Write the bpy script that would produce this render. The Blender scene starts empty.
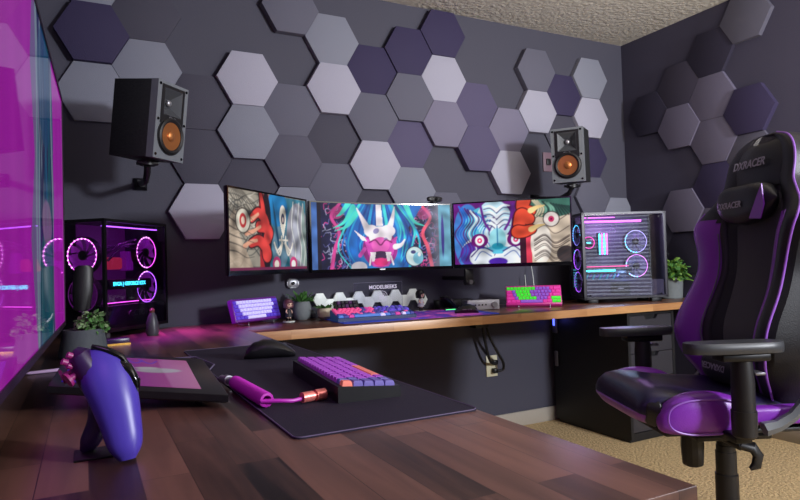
import bpy, bmesh, math, random
import numpy as np
from mathutils import Vector, Matrix, Euler
random.seed(7)
PI = math.pi
C = bpy.context.scene.collection
SC = bpy.context.scene

# ------------------------------------------------------------------ materials
def lin(c):
    return tuple((x/12.92 if x <= .04045 else ((x+.055)/1.055)**2.4) for x in c)
def rgb(r, g, b):
    return lin((r/255, g/255, b/255))
def mat(name, col, rough=.5, metal=0, emit=None, es=0, bump=None, var=0, spec=.5, coat=0, sheen=0, bd=.004):
    """principled with optional procedural colour variation and bump; bump = (scale, strength)"""
    m = bpy.data.materials.new(name); m.use_nodes = True
    nt = m.node_tree; p = nt.nodes['Principled BSDF']
    p.inputs['Base Color'].default_value = (*col, 1)
    p.inputs['Roughness'].default_value = rough
    p.inputs['Metallic'].default_value = metal
    p.inputs['Specular IOR Level'].default_value = spec
    if coat: p.inputs['Coat Weight'].default_value = coat; p.inputs['Coat Roughness'].default_value = .05
    if sheen: p.inputs['Sheen Weight'].default_value = sheen
    if emit: p.inputs['Emission Color'].default_value = (*emit, 1); p.inputs['Emission Strength'].default_value = es
    if bump or var:
        tc = nt.nodes.new('ShaderNodeTexCoord')
        n = nt.nodes.new('ShaderNodeTexNoise'); n.inputs['Scale'].default_value = bump[0] if bump else 30
        n.inputs['Detail'].default_value = 4
        nt.links.new(tc.outputs['Object'], n.inputs['Vector'])
        if bump:
            b = nt.nodes.new('ShaderNodeBump'); b.inputs['Strength'].default_value = bump[1]; b.inputs['Distance'].default_value = bd
            nt.links.new(n.outputs['Fac'], b.inputs['Height']); nt.links.new(b.outputs['Normal'], p.inputs['Normal'])
        if var:
            mx = nt.nodes.new('ShaderNodeMix'); mx.data_type = 'RGBA'
            mx.inputs['A'].default_value = (*[x*(1-var) for x in col], 1); mx.inputs['B'].default_value = (*[min(1, x*(1+var)) for x in col], 1)
            nt.links.new(n.outputs['Fac'], mx.inputs['Factor']); nt.links.new(mx.outputs['Result'], p.inputs['Base Color'])
    return m
def glow(name, col, s):
    return mat(name, (.02, .02, .02), .5, emit=col, es=s)
def glass(name, tint=(1, 1, 1), refl=1.0, rough=.02, ior=1.45):
    m = bpy.data.materials.new(name); m.use_nodes = True; nt = m.node_tree
    nt.nodes.remove(nt.nodes['Principled BSDF']); out = nt.nodes['Material Output']
    t = nt.nodes.new('ShaderNodeBsdfTransparent'); t.inputs[0].default_value = (*tint, 1)
    g = nt.nodes.new('ShaderNodeBsdfGlossy'); g.inputs['Roughness'].default_value = rough; g.inputs[0].default_value = (refl, refl, refl, 1)
    lw = nt.nodes.new('ShaderNodeLayerWeight'); lw.inputs['Blend'].default_value = .5
    pw = nt.nodes.new('ShaderNodeMath'); pw.operation = 'POWER'; pw.inputs[1].default_value = 4.0; nt.links.new(lw.outputs['Facing'], pw.inputs[0])
    f0 = ((ior-1)/(ior+1))**2
    f = nt.nodes.new('ShaderNodeMath'); f.operation = 'MULTIPLY_ADD'; f.inputs[1].default_value = (1-f0)*.6; f.inputs[2].default_value = f0; nt.links.new(pw.outputs[0], f.inputs[0])
    mx = nt.nodes.new('ShaderNodeMixShader')
    nt.links.new(f.outputs[0], mx.inputs[0]); nt.links.new(t.outputs[0], mx.inputs[1]); nt.links.new(g.outputs[0], mx.inputs[2])
    nt.links.new(mx.outputs[0], out.inputs['Surface'])
    return m
def screen_mat(name, strength, base_rough=.45, spec=.1, coat=0):
    m = bpy.data.materials.new(name); m.use_nodes = True; nt = m.node_tree; p = nt.nodes['Principled BSDF']
    a = nt.nodes.new('ShaderNodeAttribute'); a.attribute_name = 'art'
    p.inputs['Base Color'].default_value = (.01, .01, .012, 1); p.inputs['Roughness'].default_value = base_rough
    p.inputs['Specular IOR Level'].default_value = spec; p.inputs['Coat Weight'].default_value = coat; p.inputs['Coat Roughness'].default_value = .01
    nt.links.new(a.outputs['Color'], p.inputs['Emission Color']); p.inputs['Emission Strength'].default_value = strength
    return m
def wood(name, dark, light, rot=0, rough=.32, sx=.45, sy=.09, contrast=1.0):
    m = bpy.data.materials.new(name); m.use_nodes = True; nt = m.node_tree; p = nt.nodes['Principled BSDF']
    N = nt.nodes.new; L = nt.links.new
    tc = N('ShaderNodeTexCoord'); mp = N('ShaderNodeMapping'); mp.inputs['Rotation'].default_value[2] = rot
    L(tc.outputs['Object'], mp.inputs['Vector'])
    br = N('ShaderNodeTexBrick'); br.inputs['Scale'].default_value = 1; br.inputs['Brick Width'].default_value = sx
    br.inputs['Row Height'].default_value = sy; br.inputs['Mortar Size'].default_value = .0006; br.inputs['Mortar Smooth'].default_value = .2
    br.inputs['Color1'].default_value = (0, 0, 0, 1); br.inputs['Color2'].default_value = (1, 1, 1, 1); br.inputs['Mortar'].default_value = (.1, .1, .1, 1)
    br.offset = .37; br.offset_frequency = 2
    L(mp.outputs['Vector'], br.inputs['Vector'])
    m2 = N('ShaderNodeMapping'); m2.inputs['Scale'].default_value = (3, 34, 30); m2.inputs['Rotation'].default_value[2] = 0
    L(mp.outputs['Vector'], m2.inputs['Vector'])
    # shift the grain per stave
    ad = N('ShaderNodeVectorMath'); ad.operation = 'ADD'
    sc = N('ShaderNodeVectorMath'); sc.operation = 'SCALE'; sc.inputs['Scale'].default_value = 9
    L(br.outputs['Color'], sc.inputs[0]); L(m2.outputs['Vector'], ad.inputs[0]); L(sc.outputs[0], ad.inputs[1])
    n = N('ShaderNodeTexNoise'); n.inputs['Scale'].default_value = 1; n.inputs['Detail'].default_value = 6; n.inputs['Distortion'].default_value = .6
    L(ad.outputs[0], n.inputs['Vector'])
    n2 = N('ShaderNodeTexNoise'); n2.inputs['Scale'].default_value = 3.5; n2.inputs['Detail'].default_value = 2
    L(ad.outputs[0], n2.inputs['Vector'])
    rp = N('ShaderNodeValToRGB'); e = rp.color_ramp.elements
    e[0].position = .25; e[0].color = (*dark, 1); e[1].position = .8; e[1].color = (*light, 1)
    mm = N('ShaderNodeMath'); mm.operation = 'MULTIPLY_ADD'; mm.inputs[1].default_value = .42*contrast; 
    L(br.outputs['Color'], mm.inputs[0])
    m3 = N('ShaderNodeMath'); m3.operation = 'MULTIPLY'; m3.inputs[1].default_value = .62
    L(n.outputs['Fac'], m3.inputs[0]); L(m3.outputs[0], mm.inputs[2]); L(mm.outputs[0], rp.inputs['Fac'])
    L(rp.outputs['Color'], p.inputs['Base Color'])
    p.inputs['Roughness'].default_value = rough; p.inputs['Specular IOR Level'].default_value = .45
    b = N('ShaderNodeBump'); b.inputs['Strength'].default_value = .12; b.inputs['Distance'].default_value = .001
    L(n.outputs['Fac'], b.inputs['Height']); L(b.outputs['Normal'], p.inputs['Normal'])
    return m

M = {}
M['wall'] = mat('wall_paint', rgb(66, 65, 79), .75, bump=(160, .15), var=.06)
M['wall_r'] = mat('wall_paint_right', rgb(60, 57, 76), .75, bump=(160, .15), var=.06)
M['ceil'] = mat('ceiling_texture', rgb(196, 190, 180), .9, bump=(42, 1.0), var=.14, bd=.012)
M['carpet'] = mat('carpet_pile', rgb(206, 176, 128), .95, bump=(75, 1.0), var=.65, bd=.012)
M['base'] = mat('baseboard_paint', rgb(170, 162, 150), .5, var=.03)
M['top_l'] = wood('walnut_left', rgb(24, 15, 17), rgb(120, 84, 70), rot=PI/2, contrast=1.2, sx=.40, sy=.056)
M['top_r'] = wood('walnut_right', rgb(38, 22, 18), rgb(130, 84, 60))
M['edge'] = wood('walnut_edge', rgb(150, 100, 62), rgb(214, 166, 112), contrast=.7)
M['black'] = mat('black_plastic', rgb(20, 19, 22), .45, var=.1)
M['blackm'] = mat('black_metal', rgb(14, 13, 16), .38, metal=.3)
M['gloss'] = mat('gloss_black', rgb(10, 10, 12), .12)
M['cab'] = mat('black_cabinet', rgb(20, 19, 22), .55, var=.1)
M['cabf'] = mat('black_drawer_front', rgb(50, 48, 54), .5, var=.1)
M['slot'] = mat('dark_recess', (.002, .002, .002), .9)
M['grey'] = mat('grey_metal', rgb(110, 108, 112), .4, metal=.6)
M['silver'] = mat('silver_metal', rgb(170, 170, 176), .35, metal=.7)
M['white'] = mat('white_plastic', rgb(214, 222, 216), .4, var=.03)
M['tile'] = mat('white_tile', rgb(222, 230, 224), .4, emit=rgb(222, 230, 224), es=.16)
M['ivory'] = mat('ivory_plastic', rgb(214, 208, 176), .4, var=.03)
M['spk_side'] = mat('ebony_vinyl', rgb(30, 31, 33), .55, bump=(90, .4), var=.3)
M['spk_face'] = mat('grey_baffle', rgb(112, 116, 122), .45, var=.05)
M['cone'] = mat('copper_cone', rgb(214, 140, 84), .3, metal=.8)
M['leather'] = mat('black_leather', rgb(22, 20, 28), .42, bump=(260, .25), var=.1)
M['side_l'] = mat('side_leather', rgb(18, 17, 22), .5, bump=(260, .25), spec=.2)
M['fabric'] = mat('black_mesh_fabric', rgb(20, 19, 36), .8, bump=(700, .6), var=.2, sheen=.3)
M['purple'] = mat('purple_leather', rgb(124, 44, 168), .36, bump=(260, .2), var=.06)
M['lilac'] = mat('lilac_piping', rgb(140, 84, 186), .4)
M['glass'] = glass('tinted_glass', (.82, .82, .88), ior=1.75)
M['glassd'] = glass('dark_tinted_glass', (.62, .58, .66), ior=1.45)
M['acryl'] = glass('clear_acrylic', (.93, .93, .97), ior=1.35)
M['mat_d'] = mat('dark_purple_cloth', rgb(24, 14, 38), .8, bump=(500, .3), var=.15)
M['leaf'] = mat('green_leaf', rgb(74, 122, 58), .5, var=.35)
M['leaf2'] = mat('bright_leaf', rgb(110, 150, 60), .5, var=.3)
M['soil'] = mat('soil', rgb(40, 30, 25), .9, bump=(80, 1), var=.3)
M['concrete'] = mat('grey_concrete', rgb(112, 118, 120), .8, bump=(60, .3), var=.1)
M['concd'] = mat('dark_concrete', rgb(74, 80, 84), .75, bump=(60, .3), var=.1)
M['cream'] = mat('cream_ceramic', rgb(196, 184, 156), .6, var=.05)
M['led_p'] = glow('led_pink', (1, .12, .9), 5)
M['led_w'] = glow('led_hot_pink', (1, .45, 1), 9)
M['led_c'] = glow('led_cyan', (.05, .75, 1), 7)
M['led_v'] = glow('led_violet', (.45, .12, 1), 6)
M['led_r'] = glow('led_rose', (1, .1, .35), 3)
M['fanblade'] = mat('fan_blade_purple', rgb(120, 20, 150), .4, emit=(.45, .02, .6), es=.35)
M['fanblade2'] = mat('fan_blade_grey', rgb(120, 120, 150), .4, emit=(.2, .2, .5), es=.15)
M['pcin'] = mat('pc_interior', rgb(60, 26, 76), .5, emit=(.30, .02, .38), es=.22)
M['pcin2'] = mat('pc_interior_dark', rgb(30, 28, 40), .5)

# ------------------------------------------------------------------ mesh helpers
def BM(): return bmesh.new()
def _apply(bm, vs, T):
    if T is not None:
        for v in vs: v.co = T @ v.co
def box(bm, lo, hi, mi=0, T=None, bev=0, seg=2):
    x0, y0, z0 = lo; x1, y1, z1 = hi
    vs = [bm.verts.new(c) for c in ((x0,y0,z0),(x1,y0,z0),(x1,y1,z0),(x0,y1,z0),(x0,y0,z1),(x1,y0,z1),(x1,y1,z1),(x0,y1,z1))]
    fs = [bm.faces.new([vs[i] for i in f]) for f in ((3,2,1,0),(4,5,6,7),(0,1,5,4),(1,2,6,5),(2,3,7,6),(3,0,4,7))]
    for f in fs: f.material_index = mi
    if bev:
        es = list({e for f in fs for e in f.edges})
        r = bmesh.ops.bevel(bm, geom=es, offset=bev, segments=seg, affect='EDGES', profile=.5)
        vs = list({v for v in r['verts']} | {v for f in r['faces'] for v in f.verts})
        for f in r['faces']: f.material_index = mi
    _apply(bm, vs, T)
def cbox(bm, c, s, **k):
    box(bm, [c[i]-s[i]/2 for i in range(3)], [c[i]+s[i]/2 for i in range(3)], **k)
def loft(bm, rings, mi=0, cap=(True, True), closed=True, T=None):
    R = [[bm.verts.new(p) for p in r] for r in rings]; n = len(R[0]); out = []
    for a, b in zip(R[:-1], R[1:]):
        for i in range(n if closed else n-1):
            j = (i+1) % n
            try: out.append(bm.faces.new((a[i], a[j], b[j], b[i])))
            except ValueError: pass
    if closed and cap[0]: out.append(bm.faces.new(R[0][::-1]))
    if closed and cap[1]: out.append(bm.faces.new(R[-1]))
    for f in out: f.material_index = mi
    _apply(bm, [v for r in R for v in r], T)
    return R
def frame(d):
    d = Vector(d).normalized(); u = Vector((0,0,1)) if abs(d.z) < .95 else Vector((1,0,0))
    a = d.cross(u).normalized(); return a, a.cross(d).normalized()*-1
def cyl(bm, p0, p1, r0, r1=None, n=20, mi=0, T=None):
    p0 = Vector(p0); p1 = Vector(p1); r1 = r0 if r1 is None else r1; a, b = frame(p1-p0); b = (p1-p0).normalized().cross(a)
    loft(bm, [[p + (a*math.cos(t)+b*math.sin(t))*r for t in [2*PI*i/n for i in range(n)]] for p, r in ((p0,r0),(p1,r1))], mi, T=T)
def lathe(bm, prof, c=(0,0,0), n=28, mi=0, T=None, cap=(True, True)):
    c = Vector(c)
    loft(bm, [[c+Vector((r*math.cos(2*PI*i/n), r*math.sin(2*PI*i/n), z)) for i in range(n)] for r, z in prof], mi, T=T, cap=cap)
def tube(bm, pts, r, n=8, mi=0, T=None, closed=False):
    P = [Vector(p) for p in pts]; m = len(P); rings = []; rr = r if isinstance(r, (list, tuple)) else [r]*m
    pa = None
    for i in range(m):
        if closed: d = P[(i+1) % m]-P[i-1]
        else: d = P[min(i+1, m-1)]-P[max(i-1, 0)]
        if d.length < 1e-9: d = Vector((0,0,1))
        d.normalize()
        if pa is None: a, _ = frame(d)
        else:
            a = pa - d*pa.dot(d); a = a.normalized() if a.length > 1e-6 else frame(d)[0]
        pa = a; b = d.cross(a)
        rings.append([P[i]+(a*math.cos(t)+b*math.sin(t))*rr[i] for t in [2*PI*k/n for k in range(n)]])
    if closed: rings.append(rings[0])
    loft(bm, rings, mi, T=T, cap=(not closed, not closed))
def prism(bm, poly, z0, z1, mi=0, T=None, bev=0, side_mi=None):
    n = len(poly)
    a = [bm.verts.new((x, y, z0)) for x, y in poly]; b = [bm.verts.new((x, y, z1)) for x, y in poly]
    f0 = bm.faces.new(a[::-1]); f1 = bm.faces.new(b); fs = [f0, f1]
    f0.material_index = f1.material_index = mi
    for i in range(n):
        f = bm.faces.new((a[i], a[(i+1) % n], b[(i+1) % n], b[i])); f.material_index = mi if side_mi is None else side_mi; fs.append(f)
    vs = a+b
    if bev:
        r = bmesh.ops.bevel(bm, geom=list(f1.edges), offset=bev, segments=2, affect='EDGES', profile=.5)
        vs = list({v for v in vs if v.is_valid} | {v for v in r['verts']} | {v for f in r['faces'] for v in f.verts})
    _apply(bm, vs, T)
def ell(bm, c, r, mi=0, T=None, nu=20, nv=12, p=1.0):
    c = Vector(c); R = []
    for j in range(nv+1):
        t = -PI/2+PI*j/nv; ct = max(math.cos(t), .001)**p; st = math.copysign(abs(math.sin(t))**p, math.sin(t))
        R.append([c+Vector((r[0]*ct*math.copysign(abs(math.cos(a))**p, math.cos(a)), r[1]*ct*math.copysign(abs(math.sin(a))**p, math.sin(a)), r[2]*st)) for a in [2*PI*i/nu for i in range(nu)]])
    loft(bm, R, mi, T=T)
def grid(bm, fn, nu, nv, mi=0, T=None, closed_u=False):
    V = [[bm.verts.new(fn(i/nu, j/nv)) for i in range(nu+1)] for j in range(nv+1)]
    for j in range(nv):
        for i in range(nu):
            f = bm.faces.new((V[j][i], V[j][i+1], V[j+1][i+1], V[j+1][i])); f.material_index = mi
    _apply(bm, [v for r in V for v in r], T)
def obj(name, bm, m, parent=None, sharp=35, fix=True):
    if fix: bmesh.ops.recalc_face_normals(bm, faces=bm.faces)
    me = bpy.data.meshes.new(name); bm.to_mesh(me); bm.free()
    for x in (m if isinstance(m, (list, tuple)) else [m]): me.materials.append(x)
    me.polygons.foreach_set('use_smooth', [True]*len(me.polygons))
    me.set_sharp_from_angle(angle=math.radians(sharp)); me.update()
    o = bpy.data.objects.new(name, me); C.objects.link(o)
    if parent: o.parent = parent
    return o
def thing(name, label, cat, loc=(0,0,0), rotz=0, group=None, rot=None):
    o = bpy.data.objects.new(name, None); C.objects.link(o); o.empty_display_size = .05
    o.location = loc; o.rotation_euler = rot if rot else (0, 0, rotz)
    return tag(o, label, cat, group)
def tag(o, label, cat, group=None):
    o['label'] = label; o['category'] = cat
    if group: o['group'] = group
    return o
def struct(name, bm, m):
    o = obj(name, bm, m); o['kind'] = 'structure'; return o
def dup(root, loc=None, rotz=None, label=None, group=None):
    r = root.copy(); C.objects.link(r)
    if loc is not None: r.location = loc
    if rotz is not None: r.rotation_euler = (0, 0, rotz)
    if label: r['label'] = label
    if group: r['group'] = group
    for ch in list(root.children):
        c = ch.copy(); C.objects.link(c); c.parent = r
        for g in ch.children:
            d = g.copy(); C.objects.link(d); d.parent = c
    return r
def text(s, size, m, parent, T, name='lettering', depth=.0006, shear=0, bold=0, space=1.0):
    cu = bpy.data.curves.new('t', 'FONT'); cu.body = s; cu.size = size; cu.align_x = 'CENTER'; cu.align_y = 'CENTER'
    cu.extrude = depth; cu.shear = shear; cu.offset = bold; cu.space_character = space; cu.resolution_u = 3
    t = bpy.data.objects.new('t', cu); C.objects.link(t)
    dg = bpy.context.evaluated_depsgraph_get(); me = bpy.data.meshes.new_from_object(t.evaluated_get(dg))
    bpy.data.objects.remove(t); bpy.data.curves.remove(cu)
    me.transform(T); me.materials.clear(); me.materials.append(m)
    o = bpy.data.objects.new(name, me); C.objects.link(o); o.parent = parent
    return o
def basis(x, y, z, o=(0,0,0)):
    x, y, z = Vector(x).normalized(), Vector(y).normalized(), Vector(z).normalized()
    m = Matrix((x, y, z)).transposed().to_4x4(); m.translation = Vector(o); return m
def tr(x, y, z): return Matrix.Translation((x, y, z))
def rx(a): return Matrix.Rotation(a, 4, 'X')
def ry(a): return Matrix.Rotation(a, 4, 'Y')
def rz(a): return Matrix.Rotation(a, 4, 'Z')

# ------------------------------------------------------------------ the room
CZ = .981; DZ = .7315; WY = 2.95; WX = 3.256; WL = -.17; FY = -1.9; H = 2.4225; S = .148
bm = BM(); box(bm, (WL-.1, FY-.1, -.1), (WX+.1, WY+.1, 0)); struct('floor', bm, M['carpet'])
bm = BM(); box(bm, (WL-.1, FY-.1, H), (WX+.1, WY+.1, H+.1)); struct('ceiling', bm, M['ceil'])
bm = BM(); box(bm, (WL-.1, WY, 0), (WX+.1, WY+.1, H)); struct('wall_back', bm, M['wall'])
bm = BM(); box(bm, (WX, FY, 0), (WX+.1, WY, H)); struct('wall_right', bm, M['wall_r'])
bm = BM(); box(bm, (WL-.1, FY, 0), (WL, WY, H)); struct('wall_left', bm, M['wall'])
wx0, wx1, wz0, wz1 = 2.0, 3.15, .45, 2.0
bm = BM()
box(bm, (WL-.1, FY-.1, 0), (wx0, FY, H)); box(bm, (wx1, FY-.1, 0), (WX+.1, FY, H))
box(bm, (wx0, FY-.1, 0), (wx1, FY, wz0)); box(bm, (wx0, FY-.1, wz1), (wx1, FY, H))
struct('wall_front', bm, M['wall'])
def baseb(name, lo, hi):
    bm = BM(); box(bm, lo, hi, bev=.004); struct(name, bm, M['base'])
baseb('baseboard_back', (WL, WY-.014, 0), (WX, WY, .085))
baseb('baseboard_right', (WX-.014, FY, 0), (WX, WY-.014, .085))
# window behind the camera, with blinds; it shows in the glass of the right computer
bm = BM(); box(bm, (wx0, FY-.09, wz0), (wx1, FY-.08, wz1)); o = struct('window_1', bm, glow('daylight_pane', (.80, .86, 1.0), 1.7))
bm = BM()
for a in ((wx0-.05, wz0-.05, wx0, wz1+.05), (wx1, wz0-.05, wx1+.05, wz1+.05), (wx0, wz0-.05, wx1, wz0), (wx0, wz1, wx1, wz1+.05)):
    box(bm, (a[0], FY, a[1]), (a[2], FY+.02, a[3]))
f = obj('window_frame', bm, M['base'], o)
bm = BM()
for i in range(34):
    z = wz0+.02+i*(wz1-wz0-.04)/33; box(bm, (wx0+.01, -.02, -.0015), (wx1-.01, .02, .0015), T=tr(0, FY-.03, z) @ rx(.75))
f = obj('window_blinds', bm, mat('blind_slats', rgb(150, 150, 150), .5), o)

# ------------------------------------------------------------------ hexagonal wall panels
HC = {'L': rgb(158, 156, 172), 'G': rgb(122, 124, 138), 'M': rgb(90, 89, 104), 'D': rgb(64, 62, 76), 'P': rgb(46, 38, 72), 'V': rgb(80, 73, 102),
      'Q': rgb(114, 109, 130), 'N': rgb(50, 45, 62), 'S': rgb(80, 78, 93), 'K': rgb(32, 27, 48), 'R': rgb(94, 89, 110)}
HM = {k: mat('hexagon_felt_'+k, v, .8, bump=(300, .3), var=.05) for k, v in HC.items()}
TX, TZ = q_t = (1.7809107*S, 6.181733*S + CZ)
def hexo(cx, cz, thick, key, wall, label, group):
    s = S*.995
    bm = BM(); poly = [(s*math.cos(PI/3*i), s*math.sin(PI/3*i)) for i in range(6)]
    prism(bm, poly, 0, thick, bev=.0015)
    o = obj('wall_hexagon', bm, HM[key], sharp=30)
    if wall == 'back': o.matrix_world = basis((1,0,0), (0,0,1), (0,-1,0), (cx, WY, cz))
    else: o.matrix_world = basis((0,-1,0), (0,0,1), (-1,0,0), (WX, cx, cz))
    tag(o, label, 'wall panel', group)
BACK = [
 (-1, .5, .042, 'P', 'large dark purple hexagonal panel at top left beside the wall screen'),
 (-1, 1.5, .020, 'G', 'grey hexagonal panel cut by the ceiling line above the leftmost purple panel'),
 (-1, -.5, .020, 'G', 'pale grey hexagonal panel half behind the left speaker, crossed by its shadow'),
 (0, 1, .020, 'D', 'brownish dark grey hexagonal panel right of the leftmost dark purple one'),
 (0, 0, .020, 'G', 'light grey hexagonal panel directly above the left speaker'),
 (1, -.5, .016, 'D', 'dark grey hexagonal panel touching the right side of the left speaker top'),
 (1, -1.5, .016, 'D', 'dark slate hexagonal panel right of the lower half of the left speaker'),
 (1, -2.5, .030, 'L', 'pale hexagonal panel between the left speaker bracket and the left monitor'),
 (2, 0, .042, 'L', 'pale lilac hexagonal panel topping the pair right of the left speaker'),
 (2, -1, .038, 'G', 'light grey hexagonal panel just below the palest one right of the left speaker'),
 (2, -2, .012, 'D', 'dark recessed hexagonal panel right above the left monitor left half'),
 (3, 1.5, .042, 'M', 'raised mid grey hexagonal panel at the top edge left of the centre'),
 (3, -.5, .026, 'M', 'mid grey hexagonal panel between two pale stacks above the left monitor'),
 (3, -1.5, .030, 'S', 'greenish mid grey hexagonal panel above the right end of the left monitor'),
 (3, -2.5, .026, 'G', 'pale grey hexagonal panel strip above the gap between left and middle monitors'),
 (4, 1, .030, 'G', 'light grey hexagonal panel stacked on top of a paler one above the middle monitor'),
 (4, 0, .042, 'L', 'very pale hexagonal panel below a light grey one above the middle monitor left end'),
 (4, -1, .012, 'D', 'recessed dark grey hexagonal panel left of the pale one nearest the middle monitor'),
 (4, -2, .026, 'M', 'mid grey hexagonal panel touching the middle monitor upper left corner'),
 (5, .5, .026, 'P', 'dark purple hexagonal panel, lowest of the three in a rising purple diagonal'),
 (5, -.5, .030, 'M', 'mid grey hexagonal panel directly above the pale one over the middle monitor'),
 (5, -1.5, .042, 'L', 'pale hexagonal panel just above the middle monitor left of its centre'),
 (5, -2.5, .012, 'D', 'dark recessed hexagonal panel peeking above the middle monitor centre'),
 (6, 1, .036, 'P', 'dark purple hexagonal panel, middle one of the rising purple diagonal'),
 (6, 0, .038, 'M', 'mid grey hexagonal panel under the purple diagonal, left of the pale one'),
 (6, -1, .016, 'V', 'violet grey hexagonal panel above and left of the webcam'),
 (6, -2, .030, 'G', 'light grey hexagonal panel directly left of the webcam'),
 (7, 1.5, .042, 'P', 'dark purple hexagonal panel touching the ceiling, top of the purple diagonal'),
 (7, .5, .036, 'L', 'pale hexagonal panel right below the topmost dark purple one'),
 (7, -.5, .040, 'Q', 'rosy grey hexagonal panel below the pale one at the wall centre'),
 (7, -2.5, .012, 'M', 'grey hexagonal panel sliver just behind the webcam right side'),
 (8, 0, .030, 'V', 'violet hexagonal panel right of the pale one at the wall centre'),
 (8, -1, .042, 'V', 'violet grey hexagonal panel above the right monitor left half, raised edge below'),
 (9, -.5, .036, 'Q', 'rosy grey hexagonal panel above the pale one over the right monitor'),
 (9, -1.5, .042, 'L', 'pale hexagonal panel just above the right monitor, left of the right speaker'),
 (10, 1, .042, 'M', 'mid grey hexagonal panel on top of a pale one above left of the right speaker'),
 (10, 0, .042, 'L', 'pale hexagonal panel upper left of the right speaker'),
 (11, .5, .026, 'P', 'dark purple hexagonal panel between two pale ones above the right speaker'),
 (11, -.5, .012, 'D', 'dark grey hexagonal panel directly behind the right speaker top'),
 (12, 1, .040, 'G', 'light grey hexagonal panel nearest the upper room corner'),
 (12, 0, .036, 'L', 'pale hexagonal panel touching the right speaker upper right corner'),
 (12, -1, .016, 'P', 'purple hexagonal panel right beside the right speaker lower half'),
 (12, -2, .026, 'M', 'mid grey hexagonal panel below right of the right speaker above the right computer'),
 (13, -2.5, .030, 'G', 'light grey hexagonal panel peeking over the right computer near the room corner')]
for c, y, th, k, lab in BACK:
    hexo(TX+1.5*c*S, TZ+y*math.sqrt(3)*S, th, k, 'back', lab, 'hexagonal panels on the back wall')
RIGHT = [
 (-1, .5, .042, 'K', 'near black hexagonal panel on the right wall closest to the room corner'),
 (0, 1, .034, 'N', 'dark grey hexagonal panel on the right wall, second step of the rising staircase'),
 (0, 0, .046, 'R', 'light rosy grey hexagonal panel in the middle of the right wall cluster with bright edge'),
 (1, 1.5, .036, 'K', 'blackish purple hexagonal panel on the right wall, third step of the staircase'),
 (2, 2, .042, 'S', 'grey hexagonal panel at the top of the right wall staircase cut by the frame'),
 (1, .5, .034, 'R', 'rosy grey hexagonal panel on the right wall left of the dark purple one'),
 (1, -.5, .034, 'R', 'rosy grey hexagonal panel on the right wall upper left of the chair headrest'),
 (2, 0, .046, 'P', 'dark purple hexagonal panel on the right wall just above the chair headrest'),
 (2, -1, .026, 'S', 'grey hexagonal panel on the right wall right behind the chair headrest'),
 (1, -1.5, .026, 'P', 'dark purple hexagonal panel on the right wall left of the chair pillow'),
 (0, -2, .042, 'R', 'light grey hexagonal panel on the right wall between the right computer and the chair shoulder'),
 (1, -2.5, .026, 'R', 'grey hexagonal panel sliver on the right wall above the chair shoulder'),
 (0, -3, .016, 'K', 'dark hexagonal panel on the right wall above the leafy plant')]
for c, k2, th, k, lab in RIGHT:
    hexo((16.93-1.5*c)*S, CZ+(5.35+k2*math.sqrt(3))*S, th*.72, k, 'right', lab, 'hexagonal panels on the right wall')

# ------------------------------------------------------------------ desks and cabinet
TH = .038
DX = .589
t = thing('desk', 'walnut butcher block desk running along the left side toward the camera', 'desk', (0, 0, 0))
bm = BM(); prism(bm, [(-.16, .452), (DX, .452), (DX, 2.40), (DX, WY-.02), (-.16, WY-.02)], DZ-TH, DZ, bev=.002)
obj('desktop', bm, M['top_l'], t)
for x, y in ((-.10, .55), (.50, .55), (-.10, 1.6), (-.10, 2.8)):
    bm = BM(); box(bm, (x-.025, y-.025, 0), (x+.025, y+.025, DZ-TH-.001), bev=.003); obj('leg', bm, M['blackm'], t)
t = thing('desk', 'walnut butcher block desk along the back wall with a light wood front edge', 'desk', (0, 0, 0))
fy = lambda x: 2.405-(x-DX)*.052
bm = BM(); XR = WX-.02
prism(bm, [(DX+.0005, fy(DX)), (XR, fy(XR)), (XR, WY-.02), (DX+.0005, WY-.02)], DZ-TH, DZ, bev=.0015)
for f in bm.faces:
    if f.calc_center_median().y < 2.42 and abs(f.normal.z) < .3: f.material_index = 1
bm.normal_update()
for f in bm.faces:
    if f.normal.y < -.7: f.material_index = 1
obj('desktop', bm, [M['top_r'], M['edge']], t)
for x in (XR-.06,):
    bm = BM(); box(bm, (x-.025, 2.35, 0), (x+.025, 2.40, DZ-TH-.001), bev=.003); obj('leg', bm, M['blackm'], t)
    bm = BM(); box(bm, (x-.025, 2.80, 0), (x+.025, 2.85, DZ-TH-.001), bev=.003); obj('leg', bm, M['blackm'], t)

cx0, cx1, cy0, cy1 = 2.546, 2.905, 2.335, 2.915
t = thing('drawer_cabinet', 'tall black drawer cabinet under the right end of the back desk', 'cabinet', (0, 0, 0))
bm = BM()
box(bm, (cx0, cy0, .02), (cx0+.018, cy1, DZ-TH-.001)); box(bm, (cx1-.018, cy0, .02), (cx1, cy1, DZ-TH-.001))
box(bm, (cx0+.018, cy0+.02, .02), (cx1-.018, cy1, DZ-TH-.02)); box(bm, (cx0+.018, cy0, DZ-TH-.02), (cx1-.018, cy1, DZ-TH-.001))
box(bm, (cx0+.01, cy0+.02, 0), (cx1-.01, cy1-.02, .02)); box(bm, (cx0+.018, cy0, .02), (cx1-.018, cy0+.02, .05))
obj('carcass', bm, M['cab'], t)
zs = [.052, .20, .335, .47, .572, .672]
for i in range(5):
    z0, z1 = zs[i]+.002, zs[i+1]-.002; a, b = cx0+.020, cx1-.020; mx = (a+b)/2; w = .055
    bm = BM()
    prism(bm, [(a, z0), (b, z0), (b, z1), (mx+w, z1), (mx+w-.015, z1-.022), (mx-w+.015, z1-.022), (mx-w, z1), (a, z1)], 0, .018, T=basis((1,0,0), (0,0,1), (0,-1,0), (0, cy0+.0195, 0)))
    d = obj('drawer', bm, M['cabf'], t)

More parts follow.
